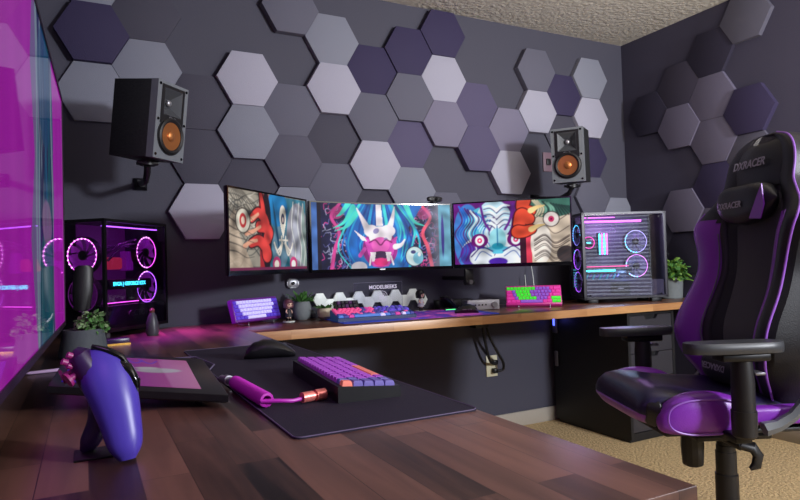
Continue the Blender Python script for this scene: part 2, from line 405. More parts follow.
# ------------------------------------------------------------------ painted screens
class Canvas:
    def __init__(s, w, h, asp):
        s.w, s.h = w, h; s.u, s.v = np.meshgrid(np.linspace(0, asp, w), np.linspace(0, 1, h)); s.asp = asp
        s.a = np.zeros((h, w, 3))
    def put(s, mask, c, al=1):
        m = np.clip(mask, 0, 1)[..., None]*al; s.a = s.a*(1-m)+np.array(c)*m
    def ell(s, x, y, rx_, ry_, c, rot=0, al=1):
        dx, dy = s.u-x, s.v-y; ca, sa = math.cos(rot), math.sin(rot); X, Y = dx*ca+dy*sa, -dx*sa+dy*ca
        s.put(((1-np.sqrt((X/rx_)**2+(Y/ry_)**2))*8*min(rx_, ry_)*s.h/8), c, al)
    def poly(s, pts, c, al=1):
        n = len(pts); ins = np.zeros(s.u.shape, bool)
        for i in range(n):
            (x0, y0), (x1, y1) = pts[i], pts[(i+1) % n]
            if y0 == y1: continue
            k = ((s.v >= min(y0, y1)) & (s.v < max(y0, y1))) & (s.u < x0+(s.v-y0)*(x1-x0)/(y1-y0)); ins ^= k
        s.put(ins.astype(float), c, al)
    def shade(s, r, k=.12):
        f = np.zeros_like(s.u)
        for i in range(14):
            a = r.uniform(0, PI); w_ = r.uniform(6, 34); f += np.sin((s.u*math.cos(a)+s.v*math.sin(a))*w_+r.uniform(0, 6)+1.5*np.sin(s.v*r.uniform(3, 9)+s.u*r.uniform(2, 7)))
        s.a = np.clip(s.a*(1+k*f/3)[..., None], 0, 1)
    def line(s, pts, w, c, al=1, w1=None):
        P = spline(pts, 10); D = np.full(s.u.shape, 9.); W = np.full(s.u.shape, w); n = len(P)-1
        for i in range(n):
            (x0, y0), (x1, y1) = P[i], P[i+1]; dx, dy = x1-x0, y1-y0; L = dx*dx+dy*dy+1e-12
            t = np.clip(((s.u-x0)*dx+(s.v-y0)*dy)/L, 0, 1); d = np.hypot(s.u-x0-t*dx, s.v-y0-t*dy)
            ww = w if w1 is None else w+(w1-w)*(i+.5)/n
            D = np.minimum(D, d-ww)
        s.put(.5-D*s.h*.7, c, al)
def spline(pts, k):
    P = [np.array(p, float) for p in pts]
    if len(P) < 3: return P
    P = [2*P[0]-P[1]]+P+[2*P[-1]-P[-2]]; out = []
    for i in range(1, len(P)-2):
        for j in range(k):
            t = j/k; a, b, c, d = P[i-1:i+3]
            out.append(.5*((2*b)+(-a+c)*t+(2*a-5*b+4*c-d)*t*t+(-a+3*b-3*c+d)*t**3))
    out.append(P[-2]); return out
def art_obj(name, cv, fn, m, parent):
    bm = BM(); grid(bm, fn, cv.w-1, cv.h-1); o = obj(name, bm, m, parent, fix=False)
    at = o.data.color_attributes.new('art', 'FLOAT_COLOR', 'POINT')
    d = np.ones((cv.h*cv.w, 4), 'f'); d[:, :3] = np.clip(cv.a, 0, 1).reshape(-1, 3); at.data.foreach_set('color', d.ravel())
    return o
rnd = random.Random(3)
def art_left():
    c = Canvas(180, 100, 1.78); c.put(np.ones_like(c.u), rgb(150, 140, 128))
    c.poly([(0, 0), (.72, 0), (.72, 1), (0, 1)], rgb(166, 158, 144))
    for i in range(26):                                   # flowing grey strands
        y = rnd.uniform(.0, 1); c.line([(0, y), (.2, y+rnd.uniform(-.12, .12)), (.42, y+rnd.uniform(-.2, .2)), (.66, y+rnd.uniform(-.1, .2))], rnd.uniform(.004, .010), rnd.choice((rgb(96, 98, 90), rgb(120, 118, 108), rgb(206, 198, 184), rgb(84, 86, 84))))
    c.poly([(0, 0), (.5, 0), (.2, .45), (.35, .62), (.1, .75), (0, .6)], rgb(196, 174, 152), .75)
    for i in range(9): c.line([(.02+.03*i, 1), (.08+.05*i, .86), (.0+.09*i, .72)], .006, rgb(90, 84, 76))
    c.poly([(.78, 0), (1.78, 0), (1.78, 1), (.78, 1)], rgb(64, 128, 150))
    c.poly([(.62, 0), (.84, 0), (.84, 1), (.62, 1)], rgb(178, 40, 48))
    c.ell(1.05, .82, .25, .26, rgb(32, 120, 178)); c.ell(1.3, .15, .5, .18, rgb(24, 110, 130)); c.ell(1.55, .45, .3, .5, rgb(148, 146, 158)); c.ell(1.1, .3, .2, .3, rgb(96, 130, 150))
    c.poly([(1.35, .2), (1.45, .75), (1.52, .9), (1.6, .5), (1.6, .1)], rgb(176, 178, 192)); c.poly([(1.62, .1), (1.66, .8), (1.72, .95), (1.78, .5), (1.78, 0)], rgb(142, 160, 156))
    for x in (1.44, 1.6, 1.7): c.line([(x, .95), (x-.05, .6), (x+.04, .3), (x, .05)], .008, rgb(224, 226, 220))
    c.ell(.78, .5, .12, .56, rgb(30, 16, 26))
    c.ell(1.02, .5, .03, .5, rgb(20, 76, 110), .2)
    lobes = ([(.46, .66), (.60, .74), (.72, .68), (.76, .60)], [(.62, .56), (.74, .56), (.84, .50), (.80, .42)], [(.44, .34), (.60, .38), (.74, .30), (.78, .20)], [(.66, .98), (.70, .84), (.72, .70)])
    for k, (w0, w1) in enumerate(((.05, .085), (.07, .085), (.05, .10), (.03, .05))):
        c.line(lobes[k], w0+.022, rgb(44, 10, 20), w1=w1+.022)
    for k, (w0, w1) in enumerate(((.05, .085), (.07, .085), (.05, .10), (.03, .05))):
        c.line(lobes[k], w0, rgb(222, 66, 60), w1=w1)
    for p in ([(.34, .62), (.48, .66), (.60, .72)], [(.34, .46), (.5, .5), (.64, .56)], [(.3, .3), (.44, .36), (.56, .38)]): c.line(p, .03, rgb(236, 170, 140), w1=.02)
    for k in range(8): c.line([(.0, .95-.1*k), (.16, .86-.09*k), (.34, .93-.11*k), (.5, .8-.09*k)], .009, rgb(70, 66, 62), w1=.003)
    c.ell(.28, .62, .16, .17, rgb(90, 80, 72)); c.ell(.28, .62, .14, .15, rgb(232, 224, 206)); c.ell(.28, .62, .075, .1, rgb(196, 52, 56)); c.ell(.28, .62, .04, .055, rgb(240, 210, 190))
    W = rgb(238, 230, 216)
    c.ell(1.17, .72, .085, .17, W); c.ell(1.17, .69, .05, .09, rgb(60, 64, 92)); c.ell(1.17, .68, .02, .05, rgb(226, 200, 190)); c.poly([(1.1, .62), (1.24, .62), (1.17, .42)], W)
    for x in (1.13, 1.23): c.line([(x, .45), (x, .32)], .012, W)
    c.line([(1.08, .4), (1.28, .4)], .012, W)
    for sgn in (-1, 1):
        for k in range(3): c.line([(1.18+sgn*.03, .36), (1.18+sgn*(.1+.03*k), .2+.03*k), (1.18+sgn*(.17+.03*k), .24+.06*k)], .013, W)
    for x in (1.0, 1.42): c.ell(x, .08, .1, .1, rgb(198, 60, 120)); c.ell(x, .07, .06, .06, W)
    c.shade(rnd, .3); c.put((c.v < .035).astype(float), rgb(120, 40, 80)); c.a *= .85
    return c
def art_mid():
    c = Canvas(260, 112, 2.33); c.put(np.ones_like(c.u), rgb(26, 24, 66))
    for i in range(230):
        x = rnd.choice((rnd.uniform(.16, .95), rnd.uniform(1.4, 2.1))); y = rnd.uniform(0, 1); a = rnd.uniform(0, 6.28)
        c.line([(x, y), (x+.05*math.cos(a), y+.05*math.sin(a)), (x+.1*math.cos(a+.9), y+.1*math.sin(a+.9))], .0035, rgb(*rnd.choice(((190, 190, 230), (226, 70, 150), (110, 110, 190)))))
    for x, s_ in ((.38, 1), (1.95, -1)):
        c.line([(x+.1*s_, 1), (x-.05*s_, .8), (x+.08*s_, .55), (x, .3), (x-.06*s_, 0)], .022, rgb(214, 70, 150) if s_ > 0 else rgb(234, 84, 112), w1=.03)
        c.ell(x+.05*s_, .86, .12, .10, rgb(200, 60, 140), .4, al=.6)
    c.put(np.clip((c.u-1.9)/.25, 0, 1)*.9, rgb(128, 130, 150)); c.put((c.u > 2.14).astype(float), rgb(110, 170, 196)); c.put((c.u < .16).astype(float), rgb(24, 16, 40)); c.put((c.u < .09).astype(float), rgb(70, 110, 180))
    c.ell(2.2, .5, .03, .4, rgb(70, 60, 150))
    B = [rgb(20, 110, 200), rgb(30, 160, 220), rgb(10, 70, 160), rgb(60, 210, 214)]
    c.poly([(.50, 1), (.62, .62), (.56, .3), (.70, 0), (1.62, 0), (1.72, .4), (1.62, .62), (1.88, 1)], rgb(22, 104, 190))
    for i in range(60):
        x = rnd.uniform(.54, 1.76); k = 1 if x > 1.15 else -1
        c.line([(1.15+(x-1.15)*.55, 1.0), (x, .62), (x+k*rnd.uniform(-.1, .12), .3), (x-k*.1, 0)], rnd.uniform(.008, .024), rnd.choice(B), w1=.004)
    for p in ([(.7, .95), (.55, .72), (.36, .62)], [(.75, .85), (.6, .66), (.4, .58)], [(1.6, .98), (1.72, .74), (1.9, .66)], [(.62, 1), (.5, .85), (.42, .8)]): c.line(p, .045, rgb(70, 214, 200), w1=.004)
    c.ell(1.15, .14, .34, .4, rgb(30, 120, 196))
    W = rgb(246, 236, 244); Pk = rgb(214, 70, 180)
    c.ell(1.14, .3, .3, .3, rgb(150, 30, 130)); c.ell(1.0, .58, .13, .1, W); c.ell(1.28, .58, .13, .1, W)
    c.ell(1.15, .5, .2, .16, W)
    c.poly([(.86, .5), (1.0, .42), (1.3, .42), (1.44, .5), (1.36, .22), (1.28, .02), (1.02, .02), (.94, .22)], Pk)
    c.ell(1.15, .36, .16, .13, rgb(236, 96, 190)); c.ell(1.08, .58, .06, .045, rgb(150, 140, 190), .5); c.ell(1.24, .45, .04, .03, rgb(150, 140, 190))
    c.line([(.96, .4), (1.06, .44), (1.15, .36), (1.24, .44), (1.34, .4)], .012, rgb(130, 10, 100))
    c.ell(1.15, .2, .16, .07, rgb(60, 20, 70)); c.ell(1.15, .09, .13, .07, rgb(220, 40, 120))
    for x in (1.02, 1.28): c.poly([(x-.05, .25), (x+.05, .25), (x+.02, .1), (x-.02, .1)], W)
    c.line([(.98, .18), (.96, .05)], .02, W, w1=.005); c.line([(1.32, .18), (1.36, .05)], .02, W, w1=.005)
    c.line([(.95, .58), (.86, .75), (.76, .93)], .06, W, w1=.008); c.line([(1.3, .6), (1.36, .78), (1.4, .96)], .055, W, w1=.008)
    c.poly([(1.08, .66), (1.2, .66), (1.17, 1), (1.08, 1)], W); c.poly([(.7, .6), (.88, .48), (.92, .42), (.84, .43)], W)
    c.line([(1.4, .33), (1.5, .36), (1.56, .44)], .045, W, w1=.01); c.line([(.88, .3), (.8, .2)], .03, Pk)
    c.ell(1.72, .17, .16, .17, rgb(26, 30, 60)); c.ell(1.72, .17, .145, .155, rgb(200, 222, 224)); c.ell(1.78, .14, .09, .1, rgb(120, 186, 210)); c.ell(1.7, .24, .05, .035, rgb(60, 60, 110)); c.ell(1.8, .2, .03, .04, rgb(240, 240, 240))
    c.ell(.78, .02, .14, .09, rgb(220, 214, 226)); c.shade(rnd, .22)
    return c
def art_right():
    c = Canvas(190, 104, 1.78); c.put(np.ones_like(c.u), rgb(104, 30, 124))
    W = rgb(232, 238, 246); cy_ = rgb(90, 190, 220); bl = rgb(40, 100, 200); pu = rgb(90, 24, 120)
    c.ell(.22, .45, .24, .55, rgb(70, 130, 210)); c.ell(.5, .6, .34, .34, cy_); c.ell(.6, .2, .5, .3, W); c.ell(.63, .7, .28, .34, rgb(190, 224, 240)); c.ell(.3, .15, .22, .22, rgb(90, 60, 170))
    for i in range(14):
        x = .04+i*.045; c.line([(x, .98-.02*i), (x+.09, .72), (x-.03, .5), (x+.08, .25), (x, .05)], .013, rnd.choice((bl, pu, W, cy_)), w1=.006)
    for s_ in (-1, 1):
        for y in (.94, .84, .74, .66): c.line([(.68, y-.08), (.68+s_*.1, y), (.68+s_*.2, y-.01)], .028, W, w1=.006); c.line([(.68, y-.12), (.68+s_*.1, y-.04), (.68+s_*.2, y-.05)], .008, rgb(70, 30, 110))
        c.line([(.68+s_*.25, .95), (.68+s_*.2, .7), (.68+s_*.12, .55)], .02, rgb(110, 40, 150))
    c.ell(.68, .38, .14, .2, rgb(150, 214, 226)); c.ell(.68, .22, .22, .07, cy_); c.ell(.68, .28, .1, .06, rgb(40, 160, 190)); c.line([(.68, .6), (.68, .3)], .01, rgb(40, 120, 170))
    for x in (.4, .96):
        c.ell(x, .38, .14, .12, rgb(110, 20, 110)); c.ell(x, .38, .075, .085, W); c.ell(x, .38, .045, .05, rgb(226, 40, 120)); c.ell(x, .38, .018, .02, W)
    for s_ in (-1, 1): c.ell(.68+s_*.25, .1, .2, .15, W); c.line([(.68+s_*.08, .2), (.68+s_*.25, .27), (.68+s_*.42, .12)], .01, rgb(70, 40, 130)); c.line([(.68+s_*.1, .12), (.68+s_*.25, .2), (.68+s_*.36, .06)], .008, rgb(90, 120, 190))
    c.ell(.68, .03, .16, .07, rgb(80, 40, 170))
    c.poly([(1.02, 0), (1.78, 0), (1.78, 1), (1.02, 1)], rgb(60, 20, 40)); c.poly([(1.12, 0), (1.22, 0), (1.22, 1), (1.12, 1)], rgb(214, 60, 84))
    c.poly([(1.2, 0), (1.78, 0), (1.78, 1), (1.2, 1)], rgb(206, 188, 168)); c.ell(1.5, .9, .42, .2, rgb(60, 110, 96)); c.ell(1.34, .3, .16, .34, rgb(232, 222, 212)); c.ell(1.7, .12, .14, .14, rgb(56, 50, 52))
    for i in range(14): c.line([(1.22+.04*i, 1-.01*i), (1.32+.035*i, .86), (1.26+.05*i, .74)], .013, rnd.choice((rgb(30, 60, 56), rgb(110, 160, 140), rgb(200, 190, 160))))
    for i in range(14): y = rnd.uniform(0, .7); c.line([(1.24, y), (1.4, y+.08), (1.55, y-.05), (1.76, y+.06)], .006, rgb(70, 56, 56))
    c.ell(1.5, .68, .13, .13, rgb(60, 40, 46)); c.ell(1.5, .68, .115, .115, rgb(236, 226, 220)); c.ell(1.5, .68, .05, .055, rgb(196, 40, 100)); c.ell(1.5, .68, .02, .02, rgb(90, 10, 50))
    for p, w0, w1 in (([(1.1, 1), (1.08, .88), (1.2, .82)], .10, .07), ([(1.02, .62), (1.06, .78), (1.16, .70)], .09, .09), ([(1.0, .5), (1.1, .5), (1.2, .53)], .10, .07)):
        c.line(p, w0+.02, rgb(70, 14, 20), w1=w1+.02); c.line(p, w0, rgb(224, 76, 50), w1=w1)
    for y in (.86, .56): c.line([(1.2, y-.03), (1.3, y+.02), (1.4, y+.04)], .045, rgb(240, 206, 140), w1=.008)
    c.shade(rnd, .2)
    return c
def art_tv():
    c = Canvas(220, 110, 1.8); c.put(np.ones_like(c.u), (.50, .012, .52))
    for i in range(9):
        x = i*.2; c.put(np.exp(-((c.u-x)/.05)**2)*.35, (.62, .03, .62))
    # u = 0 is the far end of the screen
    c.poly([(.46, 0), (.52, .25), (.44, .5), (.50, .75), (.58, 1), (1.04, 1), (1.10, .8), (1.02, .55), (1.12, .3), (1.0, 0)], rgb(120, 110, 160), .9)
    for i in range(40):
        x = rnd.uniform(.52, .98); c.line([(x, 1), (x+rnd.uniform(-.06, .06), .72), (x+rnd.uniform(-.05, .05), .4), (x+rnd.uniform(-.04, .04), 0)], rnd.uniform(.008, .03), rgb(*rnd.choice(((20, 60, 110), (30, 100, 140), (16, 90, 110), (140, 160, 180), (40, 40, 90)))))
    c.ell(.74, .82, .2, .2, rgb(24, 84, 130), al=.7); c.ell(.72, .15, .22, .22, rgb(20, 96, 110), al=.7); c.ell(.7, .38, .16, .08, rgb(170, 120, 170), al=.6)
    c.a = c.a*.9
    return c
SM = screen_mat('monitor_screen', .92)
def flat_monitor(name, label, p0, p1, zb, zt, cv, logo=None):
    """p0 is the left end and p1 the right end of the screen, seen from the front"""
    p0, p1 = Vector((*p0, 0)), Vector((*p1, 0)); L = (p1-p0).length; x = (p1-p0).normalized(); n = Vector((x.y, -x.x, 0))   # n faces the viewer
    cen = (p0+p1)/2
    t = thing(name, label, 'monitor', (cen.x, cen.y, zb), math.atan2(x.y, x.x))
    h = zt-zb; bz = .007
    bm = BM()
    box(bm, (-L/2, .004, 0), (L/2, .014, h), bev=.003); box(bm, (-L*.35, .012, h*.15), (L*.35, .030, h*.85), bev=.003)
    obj('rear_housing', bm, M['black'], t)
    bm = BM()
    box(bm, (-L/2, -.004, 0), (-L/2+bz, .004, h)); box(bm, (L/2-bz, -.004, 0), (L/2, .004, h)); box(bm, (-L/2+bz, -.004, h-bz), (L/2-bz, .004, h)); box(bm, (-L/2+bz, -.004, 0), (L/2-bz, .004, .019))
    obj('bezel', bm, M['gloss'], t)
    art_obj('screen', cv, lambda u, v: (-L/2+bz+u*(L-2*bz), -.001, .019+v*(h-.019-bz)), SM, t)
    return t, L, h
m1, L, h = flat_monitor('monitor', 'left flat monitor showing a grey face with red lips beside blue artwork', (.472, 2.314), (.918, 2.722), .958, 1.298, art_left())
def arm(t, y1, x1=0):
    bm = BM(); cyl(bm, (0, .03, h/2), (x1, y1, h/2), .018); cbox(bm, (0, .037, h/2), (.11, .014, .11), bev=.003); cbox(bm, (x1, y1-.008, h/2), (.09, .016, .14), bev=.003)
    obj('wall_mount', bm, M['blackm'], t)
arm(m1, .20, .20)
m3, L, h = flat_monitor('monitor', 'right flat monitor showing a white tiger face and a red clawed hand', (1.722, 2.722), (2.146, 2.292), .955, 1.297, art_right())
arm(m3, .30)
# curved ultrawide in the middle
t = thing('monitor', 'curved ultrawide middle monitor showing a pink mask with blue hair and white horns', 'monitor', (1.33, 2.735, .955), 0)
Wm, hm, sag = .782, .340, .045
def cur(x, y): return y + sag*(1-(2*x/Wm)**2)
def strip(bm, x0, x1, y0, y1, z0, z1, n=24, mi=0):
    R = []
    for i in range(n+1):
        x = x0+(x1-x0)*i/n; R.append([(x, cur(x, y0), z0), (x, cur(x, y1), z0), (x, cur(x, y1), z1), (x, cur(x, y0), z1)])
    loft(bm, R, mi)
bm = BM(); strip(bm, -Wm/2, Wm/2, .004, .03, 0, hm); obj('rear_housing', bm, M['black'], t)
bm = BM(); strip(bm, -Wm/2, Wm/2, -.004, .004, 0, .014); strip(bm, -Wm/2, Wm/2, -.004, .004, hm-.006, hm); strip(bm, -Wm/2, -Wm/2+.007, -.004, .004, .014, hm-.006, 2); strip(bm, Wm/2-.007, Wm/2, -.004, .004, .014, hm-.006, 2)
obj('bezel', bm, M['gloss'], t)
def fn(u, v):
    x = -Wm/2+.007+u*(Wm-.014); return (x, cur(x, -.001), .014+v*(hm-.02))
art_obj('screen', art_mid(), fn, SM, t)
bm = BM(); cyl(bm, (0, sag+.03, hm/2), (0, .19, hm/2), .02); cbox(bm, (0, .205, hm/2), (.1, .018, .16), bev=.003); cbox(bm, (0, sag+.034, hm/2), (.11, .012, .11), bev=.003); obj('wall_mount', bm, M['blackm'], t)
bm = BM(); cbox(bm, (0, sag-.006, .007), (.03, .002, .005)); obj('logo_plate', bm, M['silver'], t)
# webcam
t = thing('webcam', 'black pill shaped webcam clipped on top of the curved monitor', 'webcam', (1.622, 2.745, 1.2955), math.radians(5))
bm = BM(); ell(bm, (0, -.01, .022), (.047, .013, .0145), p=.6); obj('camera_body', bm, M['black'], t)
bm = BM(); cyl(bm, (0, -.022, .022), (0, -.026, .022), .009); cyl(bm, (.025, -.021, .022), (.025, -.0225, .022), .003); cyl(bm, (-.025, -.021, .022), (-.025, -.0225, .022), .003); obj('lens', bm, M['gloss'], t)
bm = BM(); cbox(bm, (0, .010, .0065), (.03, .055, .006), bev=.002); obj('clip', bm, M['black'], t)
# small mount with knob under the right monitor
t = thing('monitor_clamp', 'small dark clamp hanging under the right monitor', 'bracket', (1.79, 2.69, .87))
bm = BM(); cbox(bm, (0, 0, .05), (.05, .02, .06), bev=.003); cyl(bm, (0, .0, .03), (0, .25, .03), .012); cyl(bm, (-.025, 0, .01), (.025, 0, .01), .016); obj('clamp_body', bm, M['black'], t)
bm = BM(); cyl(bm, (0, -.01, .01), (0, -.022, .01), .012); obj('knob', bm, M['grey'], t)

# ------------------------------------------------------------------ large wall screen on the left
p0 = Vector((-.061, 2.252, 0)); p1 = Vector((-.1055, .76, 0)); L = (p1-p0).length; x = (p1-p0).normalized()
t = thing('television', 'huge glossy purple wall screen with a blue figure at the left edge', 'television', (p0.x, p0.y, .819), math.atan2(x.y, x.x))
hh = .735
# local +x runs toward the camera; the front faces local +y (into the room)
bm = BM(); box(bm, (0, -.035, 0), (L, -.004, hh), bev=.004); obj('rear_housing', bm, M['black'], t)
bm = BM(); b_ = .010
box(bm, (0, -.004, 0), (b_, .003, hh)); box(bm, (L-b_, -.004, 0), (L, .003, hh)); box(bm, (b_, -.004, 0), (L-b_, .003, .014)); box(bm, (b_, -.004, hh-b_), (L-b_, .003, hh))
obj('bezel', bm, mat('purple_black_bezel', rgb(30, 12, 34), .5), t)
TVM = screen_mat('tv_screen', .50, base_rough=.03, spec=.25, coat=0)
art_obj('screen', art_tv(), lambda u, v: (b_+u*(L-2*b_), 0, .014+v*(hh-.014-b_)), TVM, t)
bm = BM(); box(bm, (L*.3, -.062, hh*.25), (L*.7, -.035, hh*.75)); obj('wall_mount', bm, M['blackm'], t)

# ------------------------------------------------------------------ speakers
def speaker(label, front, facing, tilt, wallpt):
    """front = centre of the baffle bottom edge region; local +x = facing direction"""
    a = math.atan2(facing[1], facing[0])
    t = thing('speaker', label, 'speaker', front, rot=Euler((0, tilt, a), 'XYZ'))
    W, Dp, Hh = .172, .205, .292; w = W/2
    bm = BM(); box(bm, (-Dp, -w, -Hh/2), (-.032, w, Hh/2), bev=.002); obj('cabinet', bm, M['spk_side'], t)
    zc = .072; q = .050; hz0, hz1 = zc-q, zc+q
    bm = BM(); box(bm, (-.032, -w, -Hh/2), (0, w, hz0)); box(bm, (-.032, -w, hz1), (0, w, Hh/2)); box(bm, (-.032, -w, hz0), (0, -q, hz1)); box(bm, (-.032, q, hz0), (0, w, hz1)); fb = obj('baffle', bm, M['spk_face'], t)
    bm = BM(); x0_, x1_ = .0004, .003
    box(bm, (x0_, -.064, -.012), (x1_, .064, hz0)); box(bm, (x0_, -.064, hz1), (x1_, .064, .134)); box(bm, (x0_, -.064, hz0), (x1_, -q, hz1)); box(bm, (x0_, q, hz0), (x1_, .064, hz1))
    lathe(bm, [(.073, 0.0004), (.073, .0031), (.07, .0035)], T=basis((0,1,0), (0,0,1), (1,0,0), (0, 0, -.055)), n=36)
    pl = obj('horn_plate', bm, M['black'], t)
    bm = BM()
    sq = lambda s, xx, r=0: [(xx, s*cx_, zc+s*cz_) for cx_, cz_ in ((-1,-1),(1,-1),(1,1),(-1,1))]
    loft(bm, [sq(q, .0035), sq(q*.97, .0035), sq(.020, -.022), sq(.016, -.026)], cap=(False, True)); h_ = obj('horn', bm, mat('horn_grey', rgb(70, 72, 76), .22), t, sharp=10)
    bm = BM(); ell(bm, (-.018, 0, zc), (.008, .012, .012)); obj('tweeter', bm, M['silver'], h_)
    # woofer
    zw = -.055
    Tw = basis((0,1,0), (0,0,1), (1,0,0), (0, 0, zw))
    bm = BM(); lathe(bm, [(.069, .0035), (.069, .009), (.062, .012), (.054, .009), (.052, .004)], T=Tw, n=40, cap=(False, False)); wf = obj('woofer_surround', bm, M['black'], t)
    bm = BM(); lathe(bm, [(.053, .006), (.045, .0055), (.022, .0042), (.020, .0042), (.018, .008), (.010, .012), (.002, .0135)], T=Tw, n=40, cap=(False, True)); obj('woofer_cone', bm, M['cone'], wf)
    for yy in (-.074, .074):
        for zz in (-.132, .0, .132):
            bm = BM(); cyl(bm, (-.001, yy, zz), (.0025, yy, zz), .0055, n=12); obj('screw', bm, M['gloss'], t)
    text('Klipsch', .013, M['silver'], t, basis((0,1,0), (0,0,1), (1,0,0), (.0042, 0, .0135)), name='logo')
    return t
def bracket(label, under, wallpt):
    t = thing('speaker_bracket', label, 'bracket', (0, 0, 0))
    u = Vector(under); w = Vector(wallpt)
    bm = BM(); cyl(bm, u+Vector((0, 0, -.002)), u+Vector((0, 0, -.022)), .030, n=24); cbox(bm, u+Vector((0, 0, -.012)), (.08, .05, .012), bev=.003); obj('support_plate', bm, M['black'], t)
    bm = BM(); tube(bm, [u+Vector((0, 0, -.02)), u+Vector((0, .03, -.05)), u+Vector((0, .10, -.07)), w+Vector((0, -.03, .0)), w+Vector((0, -.005, 0))], .013, n=12); obj('arm', bm, M['black'], t)
    bm = BM(); lathe(bm, [(.038, 0), (.038, .012), (.022, .035)], n=4, T=basis((1,0,0), (0,0,1), (0,-1,0), w) @ rz(PI/4)); obj('wall_plate', bm, M['blackm'], t, sharp=20)
sl = speaker('left bookshelf speaker with copper cone, angled to the right beside the wall screen', (.302, 2.472, 1.555), (.70, -.71), .12, None)
bracket('black wall bracket holding the left speaker from below', (.222, 2.555, 1.419), (.225, 2.9495, 1.375))
sr = speaker('right bookshelf speaker with copper cone, mounted above the right monitor', (2.325, 2.50, 1.548), (-.80, -.60), .07, None)
bracket('black wall bracket holding the right speaker from below', (2.41, 2.562, 1.402), (2.46, 2.9495, 1.36))
# wall outlet cover behind right speaker
t = thing('wall_outlet', 'brownish outlet cover on the wall left of the right speaker', 'outlet', (2.575, WY-.001, 1.595))
bm = BM(); cbox(bm, (0, -.004, 0), (.075, .008, .12), bev=.003); obj('cover_plate', bm, mat('brown_plate', rgb(124, 98, 110), .5), t)
bm = BM(); cbox(bm, (.0, -.012, .0), (.03, .012, .04), bev=.003); obj('plug', bm, M['black'], t)

# ------------------------------------------------------------------ fans
def fan(parent, c, axis_T, R, ring, blade, name='fan', n=9, thick=.025, leds=24):
    """local xy plane is the fan disc; axis_T places it"""
    T = axis_T
    bm = BM(); lathe(bm, [(R*1.04, 0), (R*1.04, thick), (R*.97, thick), (R*.97, 0), (R*1.04, 0)], T=T, n=40, cap=(False, False)); f = obj(name, bm, M['black'], parent)
    bm = BM()
    for k in range(n):
        a = 2*PI*k/n
        def pt(u, v, a=a):
            r = R*(.25+.68*v); th = a+u*.55+v*.35; return (r*math.cos(th), r*math.sin(th), thick*(.75-.5*u))
        grid(bm, pt, 3, 4, T=T)
    obj('blades', bm, blade, f, fix=False)
    bm = BM(); lathe(bm, [(R*.27, .001), (R*.27, thick-.002), (R*.22, thick)], T=T, n=24); obj('hub', bm, M['black'], f)
    bm = BM()
    pts = [(R*.93*math.cos(2*PI*i/48), R*.93*math.sin(2*PI*i/48), thick*.9) for i in range(48)]
    tube(bm, pts, .0016, n=6, T=T, closed=True); obj('led_ring', bm, ring[0], f)
    bm = BM()
    for i in range(leds):
        if len(ring) > 2 and not (ring[2][0] <= i/leds <= ring[2][1]): continue
        a = 2*PI*i/leds; ell(bm, (R*.93*math.cos(a), R*.93*math.sin(a), thick*.95), (.0035, .0035, .0025), T=T, nu=6, nv=4)
    obj('led_dots', bm, ring[1], f)
    return f

# ------------------------------------------------------------------ left computer (turned in the corner)
P1 = Vector((.066, 2.585, 0)); P2 = Vector((.318, 2.885, 0)); e = (P2-P1).normalized(); Ls = .400
# local x along the glass side away from the camera, local y = case width to the left, front face is x=0
t = thing('computer', 'left computer tower with glowing pink fans in the desk corner beside the wall screen', 'computer', (P1.x, P1.y, DZ), math.atan2(e.y, e.x))
Wc = .215; Hc = .462; z0 = .022
bm = BM()
for x_ in (.0, Ls-.012):
    for y_ in (0, Wc-.012): box(bm, (x_, y_, z0), (x_+.012, y_+.012, Hc))
box(bm, (0, 0, z0), (Ls, Wc, z0+.012)); box(bm, (0, 0, Hc-.012), (Ls, Wc, Hc)); box(bm, (0, Wc-.004, z0), (Ls, Wc, Hc)); box(bm, (Ls-.004, 0, z0), (Ls, Wc, Hc))
obj('case', bm, M['blackm'], t)
for x_ in (.03, Ls-.05):
    for y_ in (.02, Wc-.04):
        bm = BM(); box(bm, (x_, y_, 0), (x_+.02, y_+.02, z0), bev=.002); obj('foot', bm, M['grey'], t)
bm = BM(); box(bm, (.012, .012, z0+.012), (Ls-.012, Wc-.012, .122)); obj('power_supply_shroud', bm, M['pcin2'], t)
text('VECTOR', .036, M['grey'], t, basis((1,0,0), (0,0,1), (0,-1,0), (.21, .0105, .085)), name='shroud_lettering')
bm = BM(); box(bm, (.05, Wc-.05, .122), (Ls-.012, Wc-.045, Hc-.014)); obj('motherboard', bm, M['pcin'], t)
bm = BM(); box(bm, (.06, .03, .185), (.33, .16, .225), bev=.003); g = obj('graphics_card', bm, M['black'], t)
text('EVGA | GEFORCE RTX', .0205, M['led_c'], g, basis((1,0,0), (0,0,1), (0,-1,0), (.185, .0295, .206)), name='light_lettering', bold=.0006)
bm = BM(); box(bm, (.05, .04, .130), (.36, .045, .133)); obj('light_bar', bm, M['led_p'], t)
bm = BM(); box(bm, (.02, .02, Hc-.03), (.36, .03, Hc-.026)); obj('light_bar', bm, M['led_v'], t)
bm = BM()
for k in range(3):
    tube(bm, [(.08, .05+.02*k, .30+.02*k), (.14, .03+.02*k, .36), (.24, .04, .35+.02*k), (.30, .07, .30)], .005)
obj('coolant_tube', bm, mat('tube_black', rgb(60, 30, 70), .2), t)
bm = BM(); cbox(bm, (.17, .10, .29), (.07, .05, .05), bev=.01); obj('cooler_block', bm, mat('cooler_rose', rgb(90, 20, 40), .4, emit=(1, .05, .15), es=.6), t)
bm = BM()
for k in range(4): box(bm, (.22+.012*k, .07, .26), (.226+.012*k, .10, .34))
obj('memory_stick', bm, M['fanblade'], t)
Tside = lambda x_, z_: basis((1,0,0), (0,0,1), (0,-1,0), (x_, .055, z_))
fan(t, None, Tside(.300, .335), .070, (M['led_p'], M['led_w'], (.2, .75)), M['fanblade'])
